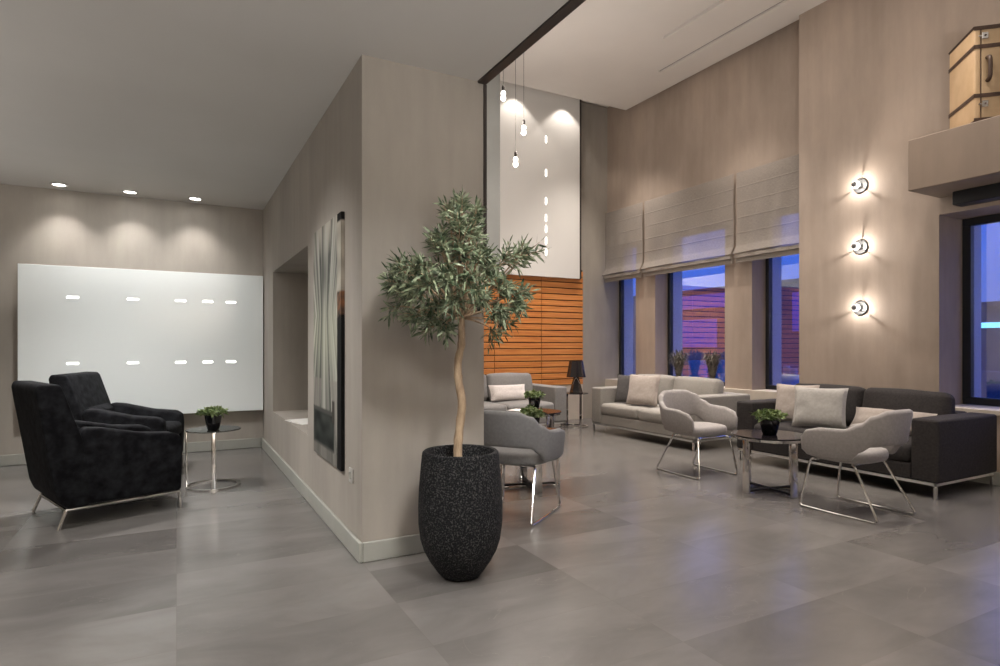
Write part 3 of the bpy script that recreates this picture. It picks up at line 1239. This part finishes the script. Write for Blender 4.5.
bm = B()
tr = [T(458.5, 463.5) - Vector((0, 0, 0.012)), T(458.5, 445), T(461, 420, 0.01), T(462.5, 402), T(459, 380, -0.01), T(458.5, 362), T(462, 344, 0.01), T(462, 325), T(462, 312)]
sm = []
for i in range(len(tr) - 1):
    p0, p1, p2, p3 = tr[max(i - 1, 0)], tr[i], tr[i + 1], tr[min(i + 2, len(tr) - 1)]
    for k in range(5):
        t = k / 5
        sm.append(0.5 * ((2 * p1) + (p2 - p0) * t + (2 * p0 - 5 * p1 + 4 * p2 - p3) * t * t + (3 * p1 - p0 - 3 * p2 + p3) * t ** 3))
sm.append(tr[-1])
rads = [0.024 - 0.006 * i / len(sm) + 0.005 * noise.noise(Vector((i * 0.55, 0, 0))) + (0.006 * (1 - i / 4) if i < 4 else 0) for i in range(len(sm))]
tube(bm, sm, rads, 12)
clusters = [(462, 203, 9), (449, 213, 10), (474, 214, 10), (457, 228, 17), (470, 234, 15), (440, 245, 16), (459, 252, 20), (478, 255, 16), (422, 266, 17), (404, 268, 11),
            (396, 283, 10), (408, 293, 14), (428, 285, 20), (447, 275, 20), (468, 278, 20), (488, 268, 15), (506, 258, 11), (521, 253, 9), (531, 250, 5), (500, 287, 15), (518, 292, 9),
            (512, 305, 11), (495, 310, 13), (478, 300, 15), (455, 302, 18), (432, 308, 15), (416, 312, 10), (445, 322, 10), (492, 328, 8), (500, 322, 8), (428, 328, 7), (395, 305, 6), (441, 235, 9)]
fol = B()
olives = []
cc = T(462, 285)
for (cx_, cy_, cr) in clusters:
    cx_, cy_ = 463 + (cx_ - 462) * 0.93, 272 + (cy_ - 268) * 0.93
    for dzz in ((-1, 1) if cr >= 9 else (0,)):
        dep = dzz * (0.05 + 0.012 * cr * (1 - abs(cx_ - 462) / 130)) * random.uniform(0.5, 1.1)
        dep -= 0.03 + max(0, 461 - cx_) * 0.0019
        c0 = T(cx_, cy_, dep)
        R = cr * TD / 602
        # branch from the trunk head to this spray
        a0 = T(462, 318 if cy_ > 240 else 300)
        mid = a0.lerp(c0, 0.5) + Vector((random.uniform(-.02, .02), random.uniform(-.02, .02), 0.02 if cy_ > 270 else 0))
        pth = [a0 * (1 - t) ** 2 + mid * 2 * t * (1 - t) + c0 * t * t for t in [k / 6 for k in range(7)]]
        tube(bm, pth, [0.0075 - 0.0008 * k for k in range(7)], 6)
        ntw = max(3, int(cr * 0.62))
        for _ in range(ntw):
            off = Vector((random.gauss(0, 1), random.gauss(0, 1), random.gauss(0, 1))).normalized() * R * random.uniform(0.1, 0.85)
            p0 = c0 + off * 0.6
            out = ((c0 - cc) * 0.8 + off * 1.2).normalized() + Vector((0, 0, 0.35)) + Vector((random.gauss(0, .35), random.gauss(0, .35), random.gauss(0, .3)))
            out = out.normalized()
            Lt = random.uniform(0.05, 0.09)
            npair = random.randint(3, 5)
            tp = p0 + out * Lt
            tube(bm, [p0 - out * 0.02, p0 + out * Lt * 0.5 + Vector((0, 0, 0.004)), tp], [0.0022, 0.0018, 0.0012], 4)
            sd = out.orthogonal().normalized()
            for k in range(npair):
                q = p0.lerp(tp, (k + 0.3) / npair)
                sd = (Matrix.Rotation(1.4, 3, out) @ sd)
                for s in (-1, 1):
                    d = (out * random.uniform(0.5, 0.9) + sd * s).normalized()
                    leaf(fol, q, d, random.uniform(0.048, 0.078), random.uniform(0.010, 0.0135), random.uniform(0, 0.35))
            leaf(fol, tp, out, random.uniform(0.04, 0.06), 0.010)
            if random.random() < 0.045:
                olives.append(p0 - Vector((0, 0, 0.012)))
obj('trunk', bm, BARK, P)
obj('foliage', fol, OLIVEL, P, False)
olives.sort(key=lambda q: q.dot(FW) + abs((q - cc).dot(RT)) * 0.4)
bm = B()
bmesh.ops.create_uvsphere(bm, u_segments=10, v_segments=7, radius=0.010, matrix=Matrix.Diagonal((1, 1, 1.3, 1)))
fruit = obj('olive_fruit', bm, OLIVEF, P)
for k, q in enumerate(olives[:14]):
    c = fruit if k == 0 else fruit.copy()
    if k:
        COL.objects.link(c)
        c.parent = P
    c.location = q


# ================================================================== SMALL POTTED PLANTS
def plant_part(P_, r, h, fr, fh, n, seed):
    random.seed(seed)
    b_ = B()
    lathe(b_, [(0.0, 0.0), (r * 0.62, 0.0), (r * 0.70, h * 0.06), (r * 0.86, h * 0.45), (r, h * 0.9), (r * 1.0, h), (r * 0.88, h), (r * 0.85, h * 0.8), (0.0, h * 0.8)], 32, caps=False)
    obj('pot', b_, POTBLK, P_)
    b_ = B()
    lathe(b_, [(0, h * 0.86), (r * 0.84, h * 0.86), (r * 0.84, h * 0.81), (0, h * 0.81)], 24, caps=False)
    obj('soil', b_, SOIL, P_)
    b_ = B()
    for i in range(n):
        a = random.uniform(0, 2 * PI)
        q = math.sqrt(random.random())
        el = random.uniform(0.15, 1.0)
        tip = Vector((math.cos(a) * fr * q, math.sin(a) * fr * q, h + fh * (0.25 + 0.75 * math.sqrt(max(0, 1 - q * q)) * random.uniform(0.55, 1))))
        st = Vector((math.cos(a) * r * 0.5 * q, math.sin(a) * r * 0.5 * q, h * 0.88))
        tube(b_, [st, st.lerp(tip, 0.5) + Vector((0, 0, 0.015)), tip], [0.0016, 0.0014, 0.001], 4)
        for k in range(5):
            d = Vector((random.gauss(0, 1) + math.cos(a) * 0.8, random.gauss(0, 1) + math.sin(a) * 0.8, random.gauss(0.4, 0.6)))
            leaf(b_, st.lerp(tip, random.uniform(0.6, 1.0)), d, random.uniform(0.028, 0.05), random.uniform(0.014, 0.022), 0.2)
    obj('foliage', b_, LEAFG, P_, False)


def plant(label, loc, r, h, fr, fh, n, seed):
    P_ = thing('potted_plant', label, 'potted plant', loc, 0, 'small green plants in black pots')
    plant_part(P_, r, h, fr, fh, n, seed)
    return P_


# ================================================================== TABLES
def ring_table(label, loc, rz, topmat, h=0.49):
    P_ = thing('side_table', label, 'side table', loc, rz, 'round chrome side tables')
    R = 0.215
    b_ = B()
    lathe(b_, [(0, h - 0.010), (R, h - 0.010), (R + 0.003, h - 0.005), (R, h), (0, h)], 48, caps=False)
    obj('table_top', b_, topmat, P_)
    b_ = B()
    lathe(b_, [(R - 0.028, 0.0), (R, 0.0), (R, 0.012), (R - 0.028, 0.012), (R - 0.028, 0.0)], 48, caps=False)
    obj('base_ring', b_, CHROME, P_)
    for a in (180, 270, 90):
        b_ = B()
        a_ = math.radians(a)
        c_ = Vector((math.cos(a_), math.sin(a_), 0))
        t_ = Vector((-math.sin(a_), math.cos(a_), 0))
        obox(b_, c_ * (R - 0.008) + Vector((0, 0, (h - 0.010 + 0.012) / 2)), c_, t_, (0, 0, 1), 0.012, 0.034, h - 0.0225, 0.002)
        obj('leg', b_, CHROME, P_)
    return P_


view1 = math.atan2(5.72, 0.28)
ring_table('small round chrome table with smoked glass top beside the black armchairs', (0.28, 5.72, 0), view1 - PI / 2, GLASSC)
plant('small leafy plant in black pot alone on the glass table by the black armchairs', (0.275, 5.66, 0.491), 0.068, 0.125, 0.115, 0.075, 46, 3)
ring_table('small round chrome table carrying the black lamp in the far corner', (5.24, 7.42, 0), math.atan2(7.42, 5.24) - PI / 2 + 0.5, GLASSB, 0.50)


def bar_table_parts(P_, view):
    h, R = 0.47, 0.30
    b_ = B()
    lathe(b_, [(0, h - 0.012), (R - 0.004, h - 0.012), (R, h - 0.006), (R - 0.004, h), (0, h)], 56, caps=False)
    obj('table_top', b_, GLASSB, P_)
    b_ = B()
    lathe(b_, [(R - 0.035, h - 0.034), (R - 0.012, h - 0.034), (R - 0.012, h - 0.0125), (R - 0.035, h - 0.0125), (R - 0.035, h - 0.034)], 56, caps=False)
    obj('apron_ring', b_, CHROME, P_)
    for k in range(4):
        a = view + PI / 4 + k * PI / 2
        c_ = Vector((math.cos(a), math.sin(a), 0))
        t_ = Vector((-math.sin(a), math.cos(a), 0))
        b_ = B()
        obox(b_, c_ * 0.248 + Vector((0, 0, 0.218)), c_, t_, (0, 0, 1), 0.014, 0.07, 0.435, 0.002)
        obox(b_, c_ * 0.217 + Vector((0, 0, 0.007)), c_, t_, (0, 0, 1), 0.048, 0.07, 0.0135, 0.002)
        obj('leg', b_, CHROME, P_)
    b_ = B()
    for k in range(2):
        a = view + PI / 4 + k * PI / 2
        c_ = Vector((math.cos(a), math.sin(a), 0))
        t_ = Vector((-math.sin(a), math.cos(a), 0))
        obox(b_, Vector((0, 0, 0.021 + 0.0005 * k)), c_, t_, (0, 0, 1), 0.46, 0.032, 0.012, 0.001)
    obj('cross_base', b_, BLACKM, P_)


t0 = thing('coffee_table', 'round black glass coffee table with chrome bar legs between the two facing tub chairs', 'coffee table', (4.33, 3.335, 0), 0, 'round black coffee tables')
bar_table_parts(t0, math.atan2(3.335, 4.33))
dup(t0, (2.67, 4.42, 0), -0.16, 'round black coffee table half hidden behind the grey tub chair near the planter')
dup(t0, (3.55, 5.78, 0), 0.25, 'round black coffee table in front of the sofa at the plank wall')
plant('bushy green plant in black pot on the coffee table before the charcoal sofa', (4.32, 3.33, 0.471), 0.080, 0.125, 0.135, 0.085, 80, 5)
plant('small green plant in black pot just above the grey tub chair back', (2.69, 4.42, 0.471), 0.066, 0.12, 0.105, 0.10, 50, 8)
plant('small green plant in black pot before the white lumbar pillow', (3.65, 5.95, 0.471), 0.072, 0.13, 0.12, 0.09, 50, 9)
P = thing('magazine', 'white magazine lying on the coffee table before the plank wall sofa', 'magazine', (3.42, 5.86, 0.4705), 0.5)
bm = B()
box(bm, -0.10, 0.10, -0.13, 0.13, 0, 0.008, 0.001, 1)
obj('page_block', bm, PAPER, P, False)

# lamp on the corner table
P = thing('table_lamp', 'black faceted table lamp with flared shade on the corner table', 'table lamp', (5.27, 7.40, 0.5005), -0.62)
bm = B()
lathe(bm, [(0.0, 0.0), (0.098, 0.0), (0.098, 0.012), (0.035, 0.25), (0.0, 0.25)], 6, caps=False)
obj('lamp_base', bm, LAMPG, P, False)
bm = B()
tube(bm, [(0, 0, 0.25), (0, 0, 0.33)], 0.012, 10)
obj('stem', bm, CHROME, P)
bm = B()
n = 20
for z0, r0, z1, r1 in ((0.235, 0.15, 0.475, 0.105),):
    lo_, hi_, lo2, hi2 = [], [], [], []
    for k in range(n):
        f = 1.0 if k % 2 else 0.93
        a = 2 * PI * k / n
        lo_.append(bm.verts.new((r0 * f * math.cos(a), r0 * f * math.sin(a), z0)))
        hi_.append(bm.verts.new((r1 * f * math.cos(a), r1 * f * math.sin(a), z1)))
        lo2.append(bm.verts.new((r0 * .96 * f * math.cos(a), r0 * .96 * f * math.sin(a), z0)))
        hi2.append(bm.verts.new((r1 * .96 * f * math.cos(a), r1 * .96 * f * math.sin(a), z1)))
    for k in range(n):
        k2 = (k + 1) % n
        bm.faces.new((lo_[k], lo_[k2], hi_[k2], hi_[k]))
        bm.faces.new((lo2[k], hi2[k], hi2[k2], lo2[k2]))
        bm.faces.new((lo_[k], lo2[k], lo2[k2], lo_[k2]))
        bm.faces.new((hi_[k], hi_[k2], hi2[k2], hi2[k]))
obj('lamp_shade', bm, LAMPG, P, False)
bm = B()
fdir = Vector((-math.sin(0.96 + 0.3), -math.cos(0.96 + 0.3), 0))
tube(bm, [(-0.05, -0.085, 0.12), (0.0, -0.088, 0.25), (0.05, -0.10, 0.30)], 0.006, 8)  # chrome tubes in place of the ribbon of reflected light
tube(bm, [(0.055, -0.075, 0.14), (0.0, -0.084, 0.24), (-0.045, -0.10, 0.30)], 0.006, 8)
obj('ribbon_glint', bm, CHROME, P)

# ================================================================== BLACK ARMCHAIRS
def armchair(label, loc, rz):
    P_ = thing('armchair', label, 'armchair', loc, rz, 'black velvet armchairs')
    w = 0.36
    b_ = B()
    prism(b_, [(-0.290, 0.135), (-0.335, 0.165), (-0.365, 0.24), (-0.470, 0.92), (-0.452, 0.955), (-0.345, 0.95), (-0.325, 0.925), (-0.205, 0.56), (-0.175, 0.30), (-0.175, 0.135)], -w, w, 0.020, 3)
    obj('backrest', b_, VELVET, P_)
    b_ = B()
    prism(b_, [(-0.225, 0.665), (-0.165, 0.62), (-0.145, 0.45), (-0.19, 0.42), (-0.215, 0.55)], -w + 0.128, w - 0.128, 0.016, 3)
    obj('lumbar_cushion', b_, VELVET, P_)
    for s in (-1, 1):
        b_ = B()
        y0, y1 = (s * w, s * (w - 0.125))
        prism(b_, [(-0.19, 0.14), (-0.225, 0.60), (-0.205, 0.655), (-0.10, 0.645), (0.15, 0.585), (0.36, 0.565), (0.41, 0.53), (0.42, 0.45), (0.41, 0.135)], min(y0, y1), max(y0, y1), 0.024, 3)
        obj('arm', b_, VELVET, P_)
    b_ = B()
    box(b_, -0.159, 0.405, -w + 0.126, w - 0.126, 0.135, 0.34, 0.015)
    obj('seat_base', b_, VELVET, P_)
    b_ = B()
    softbox(b_, (0.138, 0, 0.405), (0.585, (w - 0.128) * 2, 0.13), 0.045, (0.008, 0, 0.02))
    obj('seat_cushion', b_, VELVET, P_)
    b_ = B()
    c = [(0.40, -0.33), (0.40, 0.33), (-0.30, 0.33), (-0.30, -0.33)]
    for i in range(4):
        tube(b_, [(c[i][0], c[i][1], 0.122), (c[(i + 1) % 4][0], c[(i + 1) % 4][1], 0.122)], 0.011, 8)
    obj('base_frame', b_, CHROME, P_)
    for x, y in c:
        b_ = B()
        tube(b_, [(x, y, 0.118), (x - (0.045 if x < 0 else -0.004), y * 1.03, 0.0)], [0.013, 0.010], 10)
        obj('leg', b_, CHROME, P_)
    return P_


ac = armchair('black velvet armchair turned away, nearest to the camera', (-0.472, 5.236, 0), math.radians(20.5))
dup(ac, (-0.42, 6.55, 0), math.radians(-14), 'black velvet armchair standing behind the first, before the white panel')


# ================================================================== TUB CHAIRS
def tub_chair(label, loc, rz, fabric):
    P_ = thing('tub_chair', label, 'armchair', loc, rz, 'grey tub chairs on chrome sleds')
    top = [(0, .765), (.14, .762), (.30, .728), (.44, .665), (.60, .625), (.80, .618), (.93, .595), (1.0, .535)]
    bot = [(0, .515), (.30, .508), (.42, .47), (.54, .405), (.80, .392), (.93, .400), (1.0, .435)]
    b_ = B()
    N = 72
    rings = []
    TH = math.radians(126)
    for i in range(N + 1):
        t = -1 + 2 * i / N
        a = abs(t)
        th = a * TH
        s = 1 if t >= 0 else -1
        if th <= PI / 2:
            x, y = 0.275 * math.sin(th) ** 0.72, -0.255 * math.cos(th) ** 0.85
        else:
            q = (th - PI / 2) / (TH - PI / 2)
            x, y = 0.275 - 0.012 * q * q, 0.245 * q
        nx, ny = (math.sin(min(th, PI / 2)), -math.cos(min(th, PI / 2)))
        n2 = Vector((s * nx, ny, 0))
        c_ = Vector((s * x, y, 0))
        zt, zb = lerp_tab(top, a), lerp_tab(bot, a)
        hT = 0.026 if a < 0.9 else 0.026 * math.sqrt(max(0.12, 1 - ((a - 0.9) / 0.1) ** 2))
        ring = []
        for (o_, k) in ((-1, .10), (-1, .5), (-1, .88), (-.75, .96), (0, 1.0), (.75, .96), (1, .88), (1, .5), (1, .10), (.7, .03), (0, 0), (-.7, .03)):
            z = zb + (zt - zb) * k
            flare = 0.050 * max(0, (z - 0.42) / 0.35) ** 1.3
            ring.append(b_.verts.new(c_ + n2 * (o_ * hT + flare) + Vector((0, 0, z))))
        rings.append(ring)
    for A, C in zip(rings, rings[1:]):
        m = len(A)
        for k in range(m):
            b_.faces.new((A[k], A[(k + 1) % m], C[(k + 1) % m], C[k]))
    b_.faces.new(rings[0])
    b_.faces.new(rings[-1])
    obj('backrest', b_, fabric, P_, True, 60)
    # seat pad
    b_ = B()
    lay = [(0.86, .372), (0.94, .378), (.985, .395), (1.0, .415), (.99, .437), (.95, .452), (.85, .460), (.5, .464)]
    prev = None
    S = 48
    for f, z in lay:
        r_ = []
        for k in range(S):
            a = 2 * PI * k / S
            ca, sa = math.cos(a), math.sin(a)
            x = 0.238 * f * abs(ca) ** 0.65 * (1 if ca >= 0 else -1)
            y = 0.205 * f * abs(sa) ** 0.65 * (1 if sa >= 0 else -1) + 0.040
            r_.append(b_.verts.new((x, y, z)))
        if prev:
            for k in range(S):
                b_.faces.new((prev[k], prev[(k + 1) % S], r_[(k + 1) % S], r_[k]))
        else:
            b_.faces.new(r_)
        prev = r_
    b_.faces.new(prev)
    obj('seat', b_, fabric, P_, True, 60)
    for s in (-1, 1):
        b_ = B()
        tube(b_, fillet([(s * .17, .20, .362), (s * .195, .225, .362), (s * .235, .285, .009), (s * .238, 0, .006), (s * .235, -.285, .009), (s * .186, -.095, .362), (s * .17, -.075, .362)], 0.03, 5), 0.0085, 8)
        obj('sled_leg', b_, CHROME, P_)
    for y in (.20, -.075):
        b_ = B()
        tube(b_, [(-.168, y, .362), (.168, y, .362)], 0.008, 8)
        obj('cross_bar', b_, CHROME, P_)
    return P_


tub_chair('grey tub chair with its back to the camera, beside the black planter', (2.15, 3.76, 0), math.radians(36.5 - 90), CHAIRG)
tk = tub_chair('grey tub chair before the charcoal sofa, closest to the right', (4.36, 2.635, 0), math.radians(1), CHAIRF)
dup(tk, (4.35, 4.16, 0), math.radians(180 - 2), 'grey tub chair facing the camera in front of the light grey sofa')


# ================================================================== SOFAS
def sofa(label, loc, rz, fab, L=1.92, group='low square sofas on chrome rails'):
    """local x = length, front faces -y, back at y=+"""
    P_ = thing('sofa', label, 'sofa', loc, rz, group)
    D, aw = 0.94, 0.205
    hx = L / 2
    for s in (-1, 1):
        b_ = B()
        softbox(b_, (s * (hx - aw / 2), 0, 0.3725), (aw, D, 0.495), 0.022, (0.004, 0.004, 0.006))
        obj('arm', b_, fab, P_)
    b_ = B()
    softbox(b_, (0, D / 2 - 0.10, 0.375), (L - 2 * aw - 0.004, 0.195, 0.50), 0.03, (0, 0, 0.004))
    obj('back_frame', b_, fab, P_)
    b_ = B()
    softbox(b_, (0, -0.10, 0.19), (L - 2 * aw - 0.004, D - 0.205, 0.13), 0.015)
    obj('seat_base', b_, fab, P_)
    cw = (L - 2 * aw) / 2
    for s in (-1, 1):
        b_ = B()
        softbox(b_, (s * cw / 2, -0.115, 0.332), (cw - 0.008, D - 0.215, 0.150), 0.045, (0.002, 0.008, 0.016), 0.004, s + 2)
        obj('seat_cushion', b_, fab, P_)
    for s in (-1, 1):
        b_ = B()
        softbox(b_, (0, 0, 0), (cw - 0.012, 0.17, 0.385), 0.06, (0.006, 0.03, 0.008), 0.008, s + 5)
        bmesh.ops.rotate(b_, verts=b_.verts[:], matrix=Matrix.Rotation(math.radians(-10), 3, 'X'))
        bmesh.ops.translate(b_, verts=b_.verts[:], vec=(s * cw / 2, 0.185, 0.604))
        obj('back_cushion', b_, fab, P_)
    b_ = B()
    zz = 0.112
    c = [(-hx + .03, -D / 2 + .02), (hx - .03, -D / 2 + .02), (hx - .03, D / 2 - .03), (-hx + .03, D / 2 - .03)]
    for i in range(4):
        p_, q_ = Vector((*c[i], zz)), Vector((*c[(i + 1) % 4], zz))
        d_ = (q_ - p_).normalized()
        obox(b_, (p_ + q_) / 2, d_, Vector((0, 0, 1)).cross(d_), (0, 0, 1), (q_ - p_).length + 0.02, 0.02, 0.022, 0.002)
    obj('base_rail', b_, SATIN, P_)
    for x, y in c:
        b_ = B()
        box(b_, x - 0.011, x + 0.011, y - 0.011, y + 0.011, 0.0, 0.1, 0.002, 1)
        obj('leg', b_, CHROME, P_)
    return P_


XF = 5.17 + 0.47
sofa('light grey two-seat sofa under the middle window', (XF, 5.93, 0), -PI / 2, LIGHTF)
sofa('charcoal two-seat sofa under the three round wall lights', (XF + 0.04, 3.465, 0), -PI / 2, DARKF)
sofa('mid grey sofa against the orange plank wall', (3.94, 7.57, 0), 0, MIDF)


def pillow(label, loc, rz, tilt, w, h, t, mat, seed, roll=0):
    """rz: way the pillow's face looks (0 = -y); tilt: leans back"""
    b_ = pillow_bm(w, h, t, 16, seed)
    bmesh.ops.rotate(b_, verts=b_.verts[:], matrix=Matrix.Rotation(math.radians(roll), 3, 'Y'))
    bmesh.ops.rotate(b_, verts=b_.verts[:], matrix=Matrix.Rotation(math.radians(-tilt), 3, 'X'))
    zmin = min(v.co.z for v in b_.verts)
    bmesh.ops.translate(b_, verts=b_.verts[:], vec=(0, 0, -zmin))
    o_ = obj('scatter_pillow', b_, mat)
    o_.location = loc
    o_.rotation_euler = (0, 0, rz)
    tag(o_, label, 'pillow')
    return o_


SEAT = 0.424
pillow('slate grey pillow in the far corner of the light grey sofa', (5.41, 6.39, SEAT), -PI / 2 + 0.50, 18, 0.40, 0.40, 0.11, PDARK, 1)
pillow('pinkish beige pillow leaning before the slate pillow on the light grey sofa', (5.34, 6.05, SEAT), -PI / 2 + 0.42, 18, 0.44, 0.42, 0.12, PBEIGE, 2)
pillow('beige pillow at the far end of the charcoal sofa', (5.52, 3.97, SEAT), -PI / 2 + 0.30, 16, 0.42, 0.40, 0.11, PBEIGE, 3)
pillow('pale grey pillow in front of the beige one on the charcoal sofa', (5.36, 3.60, SEAT), -PI / 2 + 0.42, 18, 0.47, 0.40, 0.12, PGREY, 4)
pillow('long beige lumbar pillow behind the tub chair on the charcoal sofa', (5.58, 3.10, SEAT), -PI / 2, 34, 0.70, 0.23, 0.11, PBEIGE, 5)
pillow('white lumbar pillow on the sofa at the plank wall', (4.17, 7.47, SEAT), 0, 22, 0.60, 0.24, 0.12, PWHITE, 6)

# ================================================================== SUITCASE
ang = math.atan2(0.7224, 0.6915)       # way the broad side runs from its near edge
P = thing('suitcase', 'old tan suitcase with dark straps standing on the concrete shelf', 'suitcase', (5.745, 2.50, 3.0275), ang - PI / 2)
# local: y runs along the broad side away from the near edge, x = thickness to the right
sl, sw, sh = 0.455, 0.20, 0.78
bm = B()
box(bm, 0.05, sw, 0, sl, 0.0, sh, 0.012, 3)
obj('case_body', bm, TAND, P)
bm = B()
box(bm, 0, 0.046, 0, sl, 0.0, sh, 0.012, 3)
obj('lid', bm, [TAN, TAND], P)
bm = B()
box(bm, 0.0455, 0.0505, 0.004, sl - 0.004, 0.004, sh - 0.004)
obj('seam', bm, LEATH, P, False)
for z in (0.615, 0.215):
    bm = B()
    for a in ((-0.004, sw + 0.004, -0.004, -0.0002), (-0.004, -0.0002, -0.004, sl + 0.004), (-0.004, sw + 0.004, sl + 0.0002, sl + 0.004), (sw + 0.0002, sw + 0.004, -0.004, sl + 0.004)):
        box(bm, a[0], a[1], a[2], a[3], z - 0.016, z + 0.016)
    obj('strap', bm, LEATH, P, False)
for z in (0.0, sh):
    for x in (0.0, sw):
        bm = B()
        tube(bm, [(x + (0.004 if x == 0 else -0.004), 0.006, z + (0.006 if z == 0 else -0.006)), (x + (0.004 if x == 0 else -0.004), sl - 0.006, z + (0.006 if z == 0 else -0.006))], 0.013, 8)
        obj('edge_binding', bm, LEATH, P)
for z in (0.03, sh - 0.03):
    bm = B()
    box(bm, -0.003, sw + 0.003, -0.003, -0.0002, 0.0005 if z < 0.1 else sh - 0.03, 0.034 if z < 0.1 else sh + 0.002)
    obj('end_binding', bm, LEATH, P, False)
for z in (0.70, 0.145):
    bm = B()
    box(bm, 0.052, 0.096, -0.010, -0.0002, z - 0.027, z + 0.027, 0.003, 1)
    box(bm, 0.028, 0.06, -0.007, -0.0002, z - 0.006, z + 0.006, 0.001, 1)
    lt_ = obj('latch', bm, CHROME, P)
    bm = B()
    lathe(bm, [(0, 0), (0.008, 0), (0.008, 0.003), (0, 0.003)], 14, caps=False)
    bmesh.ops.rotate(bm, verts=bm.verts[:], matrix=Matrix.Rotation(PI / 2, 3, 'X'))
    bmesh.ops.translate(bm, verts=bm.verts[:], vec=(0.074, -0.0102, z))
    obj('lock_button', bm, LEATH, lt_)
bm = B()
tube(bm, fillet([(0.090, -0.004, 0.52), (0.090, -0.045, 0.51), (0.090, -0.05, 0.43), (0.090, -0.045, 0.34), (0.090, -0.004, 0.33)], 0.03, 5), 0.016, 10)
h_ = obj('handle', bm, LEATH, P)
bm = B()
for z in (0.54, 0.31):
    lathe_b = B()
    lathe(lathe_b, [(0, 0), (0.026, 0), (0.024, 0.005), (0, 0.006)], 18, caps=False)
    merge(bm, lathe_b, Matrix.Rotation(PI / 2, 3, 'X'), Vector((0.090, -0.0003, z)))
obj('handle_mount', bm, LEATH, h_)

# ================================================================== SILL PLANTS AND OUTSIDE
def grass_plant(label, loc, seed):
    random.seed(seed)
    P_ = thing('grass_plant', label, 'potted plant', loc, 0, 'grassy plants on the window sill')
    b_ = B()
    lathe(b_, [(0, 0), (0.055, 0), (0.075, 0.11), (0.066, 0.11), (0.06, 0.09), (0, 0.09)], 24, caps=False)
    obj('pot', b_, POTBLK, P_)
    b_ = B()
    for i in range(190):
        a = random.uniform(0, 2 * PI)
        sp = random.uniform(0.03, 0.24)
        hh = random.uniform(0.27, 0.43) - sp * 0.30
        q = Vector((math.cos(a), math.sin(a), 0))
        fx = min(sp, 0.12) if q.x > 0 else sp * 0.75
        p = [Vector((q.x * 0.03, q.y * 0.03, 0.095))]
        for (u, v) in ((0.25, 0.70), (0.62, 1.0), (1.0, random.uniform(0.72, 1.02))):
            p.append(p[0] + Vector((q.x * fx * u, q.y * sp * u, hh * v)))
        sd = Vector((-q.y, q.x, 0)).normalized()
        wd = (0.006, 0.0065, 0.005)
        ring = [(b_.verts.new(p[k] - sd * wd[k]), b_.verts.new(p[k] + sd * wd[k])) for k in range(3)]
        tip = b_.verts.new(p[3])
        for k in range(2):
            b_.faces.new((ring[k][0], ring[k][1], ring[k + 1][1], ring[k + 1][0]))
        b_.faces.new((ring[2][0], ring[2][1], tip))
    obj('foliage', b_, GRASSB, P_, False)


grass_plant('spiky dry grass plant on the sill, farther along from the charcoal sofa', (6.57, 6.62, SZ + 0.0125), 21)
grass_plant('spiky dry grass plant on the sill beside the window pier', (6.57, 5.98, SZ + 0.0125), 22)

for (x, y, h, r, lab) in ((7.45, 7.08, 0.97, 0.15, 'blue tinted outdoor planter seen between the two sill plants'),
                          (7.45, 6.56, 0.99, 0.14, 'blue tinted outdoor planter half hidden by the window pier'),
                          (7.45, 5.42, 0.80, 0.15, 'blue tinted outdoor planter with two white candles on top')):
    P = thing('outdoor_planter', lab, 'planter', (x, y, -0.005), 0, 'outdoor planters on the terrace')
    bm = B()
    lathe(bm, [(0, 0), (r * .72, 0), (r * .76, .02), (r, h - .03), (r, h), (r * .88, h), (r * .86, h - .06), (0, h - .06)], 32, caps=False)
    obj('pot', bm, POTBLU, P)
    bm = B()
    lathe(bm, [(0, h - .03), (r * .86, h - .03), (r * .86, h - .055), (0, h - .055)], 24, caps=False)
    obj('soil', bm, SOIL, P)
for i, (dy, h, lab) in enumerate(((0.05, 0.16, 'taller white candle on the outdoor planter'), (-0.06, 0.13, 'shorter white candle on the outdoor planter'))):
    bm = B()
    lathe(bm, [(0, 0), (0.045, 0), (0.045, h - .006), (0.04, h), (0.012, h - .008), (0, h - .008)], 20, caps=False)
    o = obj('candle', bm, PAPER)
    o.location = (7.45, 5.42 + dy, 0.7655)
    tag(o, lab, 'candle')

for i, (x, y, w, d, z1, lab) in enumerate(((60, 22, 16, 10, 4.2, 'distant dark building carrying a cyan lit sign beyond the end window'),
                                           (75, 60, 38, 14, 9.2, 'distant dark building seen through the middle windows'))):
    P = thing('far_building', lab, 'building', (x, y, -8.5))
    bm = B()
    box(bm, -d / 2, d / 2, -w / 2, w / 2, 0, z1 + 8.5)
    obj('facade', bm, CITY, P, False)
    bm = B()
    box(bm, -d / 2 - 0.2, d / 2 + 0.2, -w / 2 - 0.2, w / 2 + 0.2, z1 + 8.51, z1 + 8.9)
    obj('roof', bm, CITY, P, False)
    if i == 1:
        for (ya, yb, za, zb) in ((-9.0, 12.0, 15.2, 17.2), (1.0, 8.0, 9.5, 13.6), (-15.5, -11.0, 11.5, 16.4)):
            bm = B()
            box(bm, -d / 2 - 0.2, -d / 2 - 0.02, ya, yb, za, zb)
            obj('sky_reflection_panel', bm, BLUEP, P, False)  # plain blue slabs standing in for glazing that reflects the sky
    if i == 0:
        bm = B()
        box(bm, -d / 2 - 0.12, -d / 2 - 0.02, -7.5, 3.5, 11.1, 11.5)
        obj('lit_sign', bm, NEON, P, False)
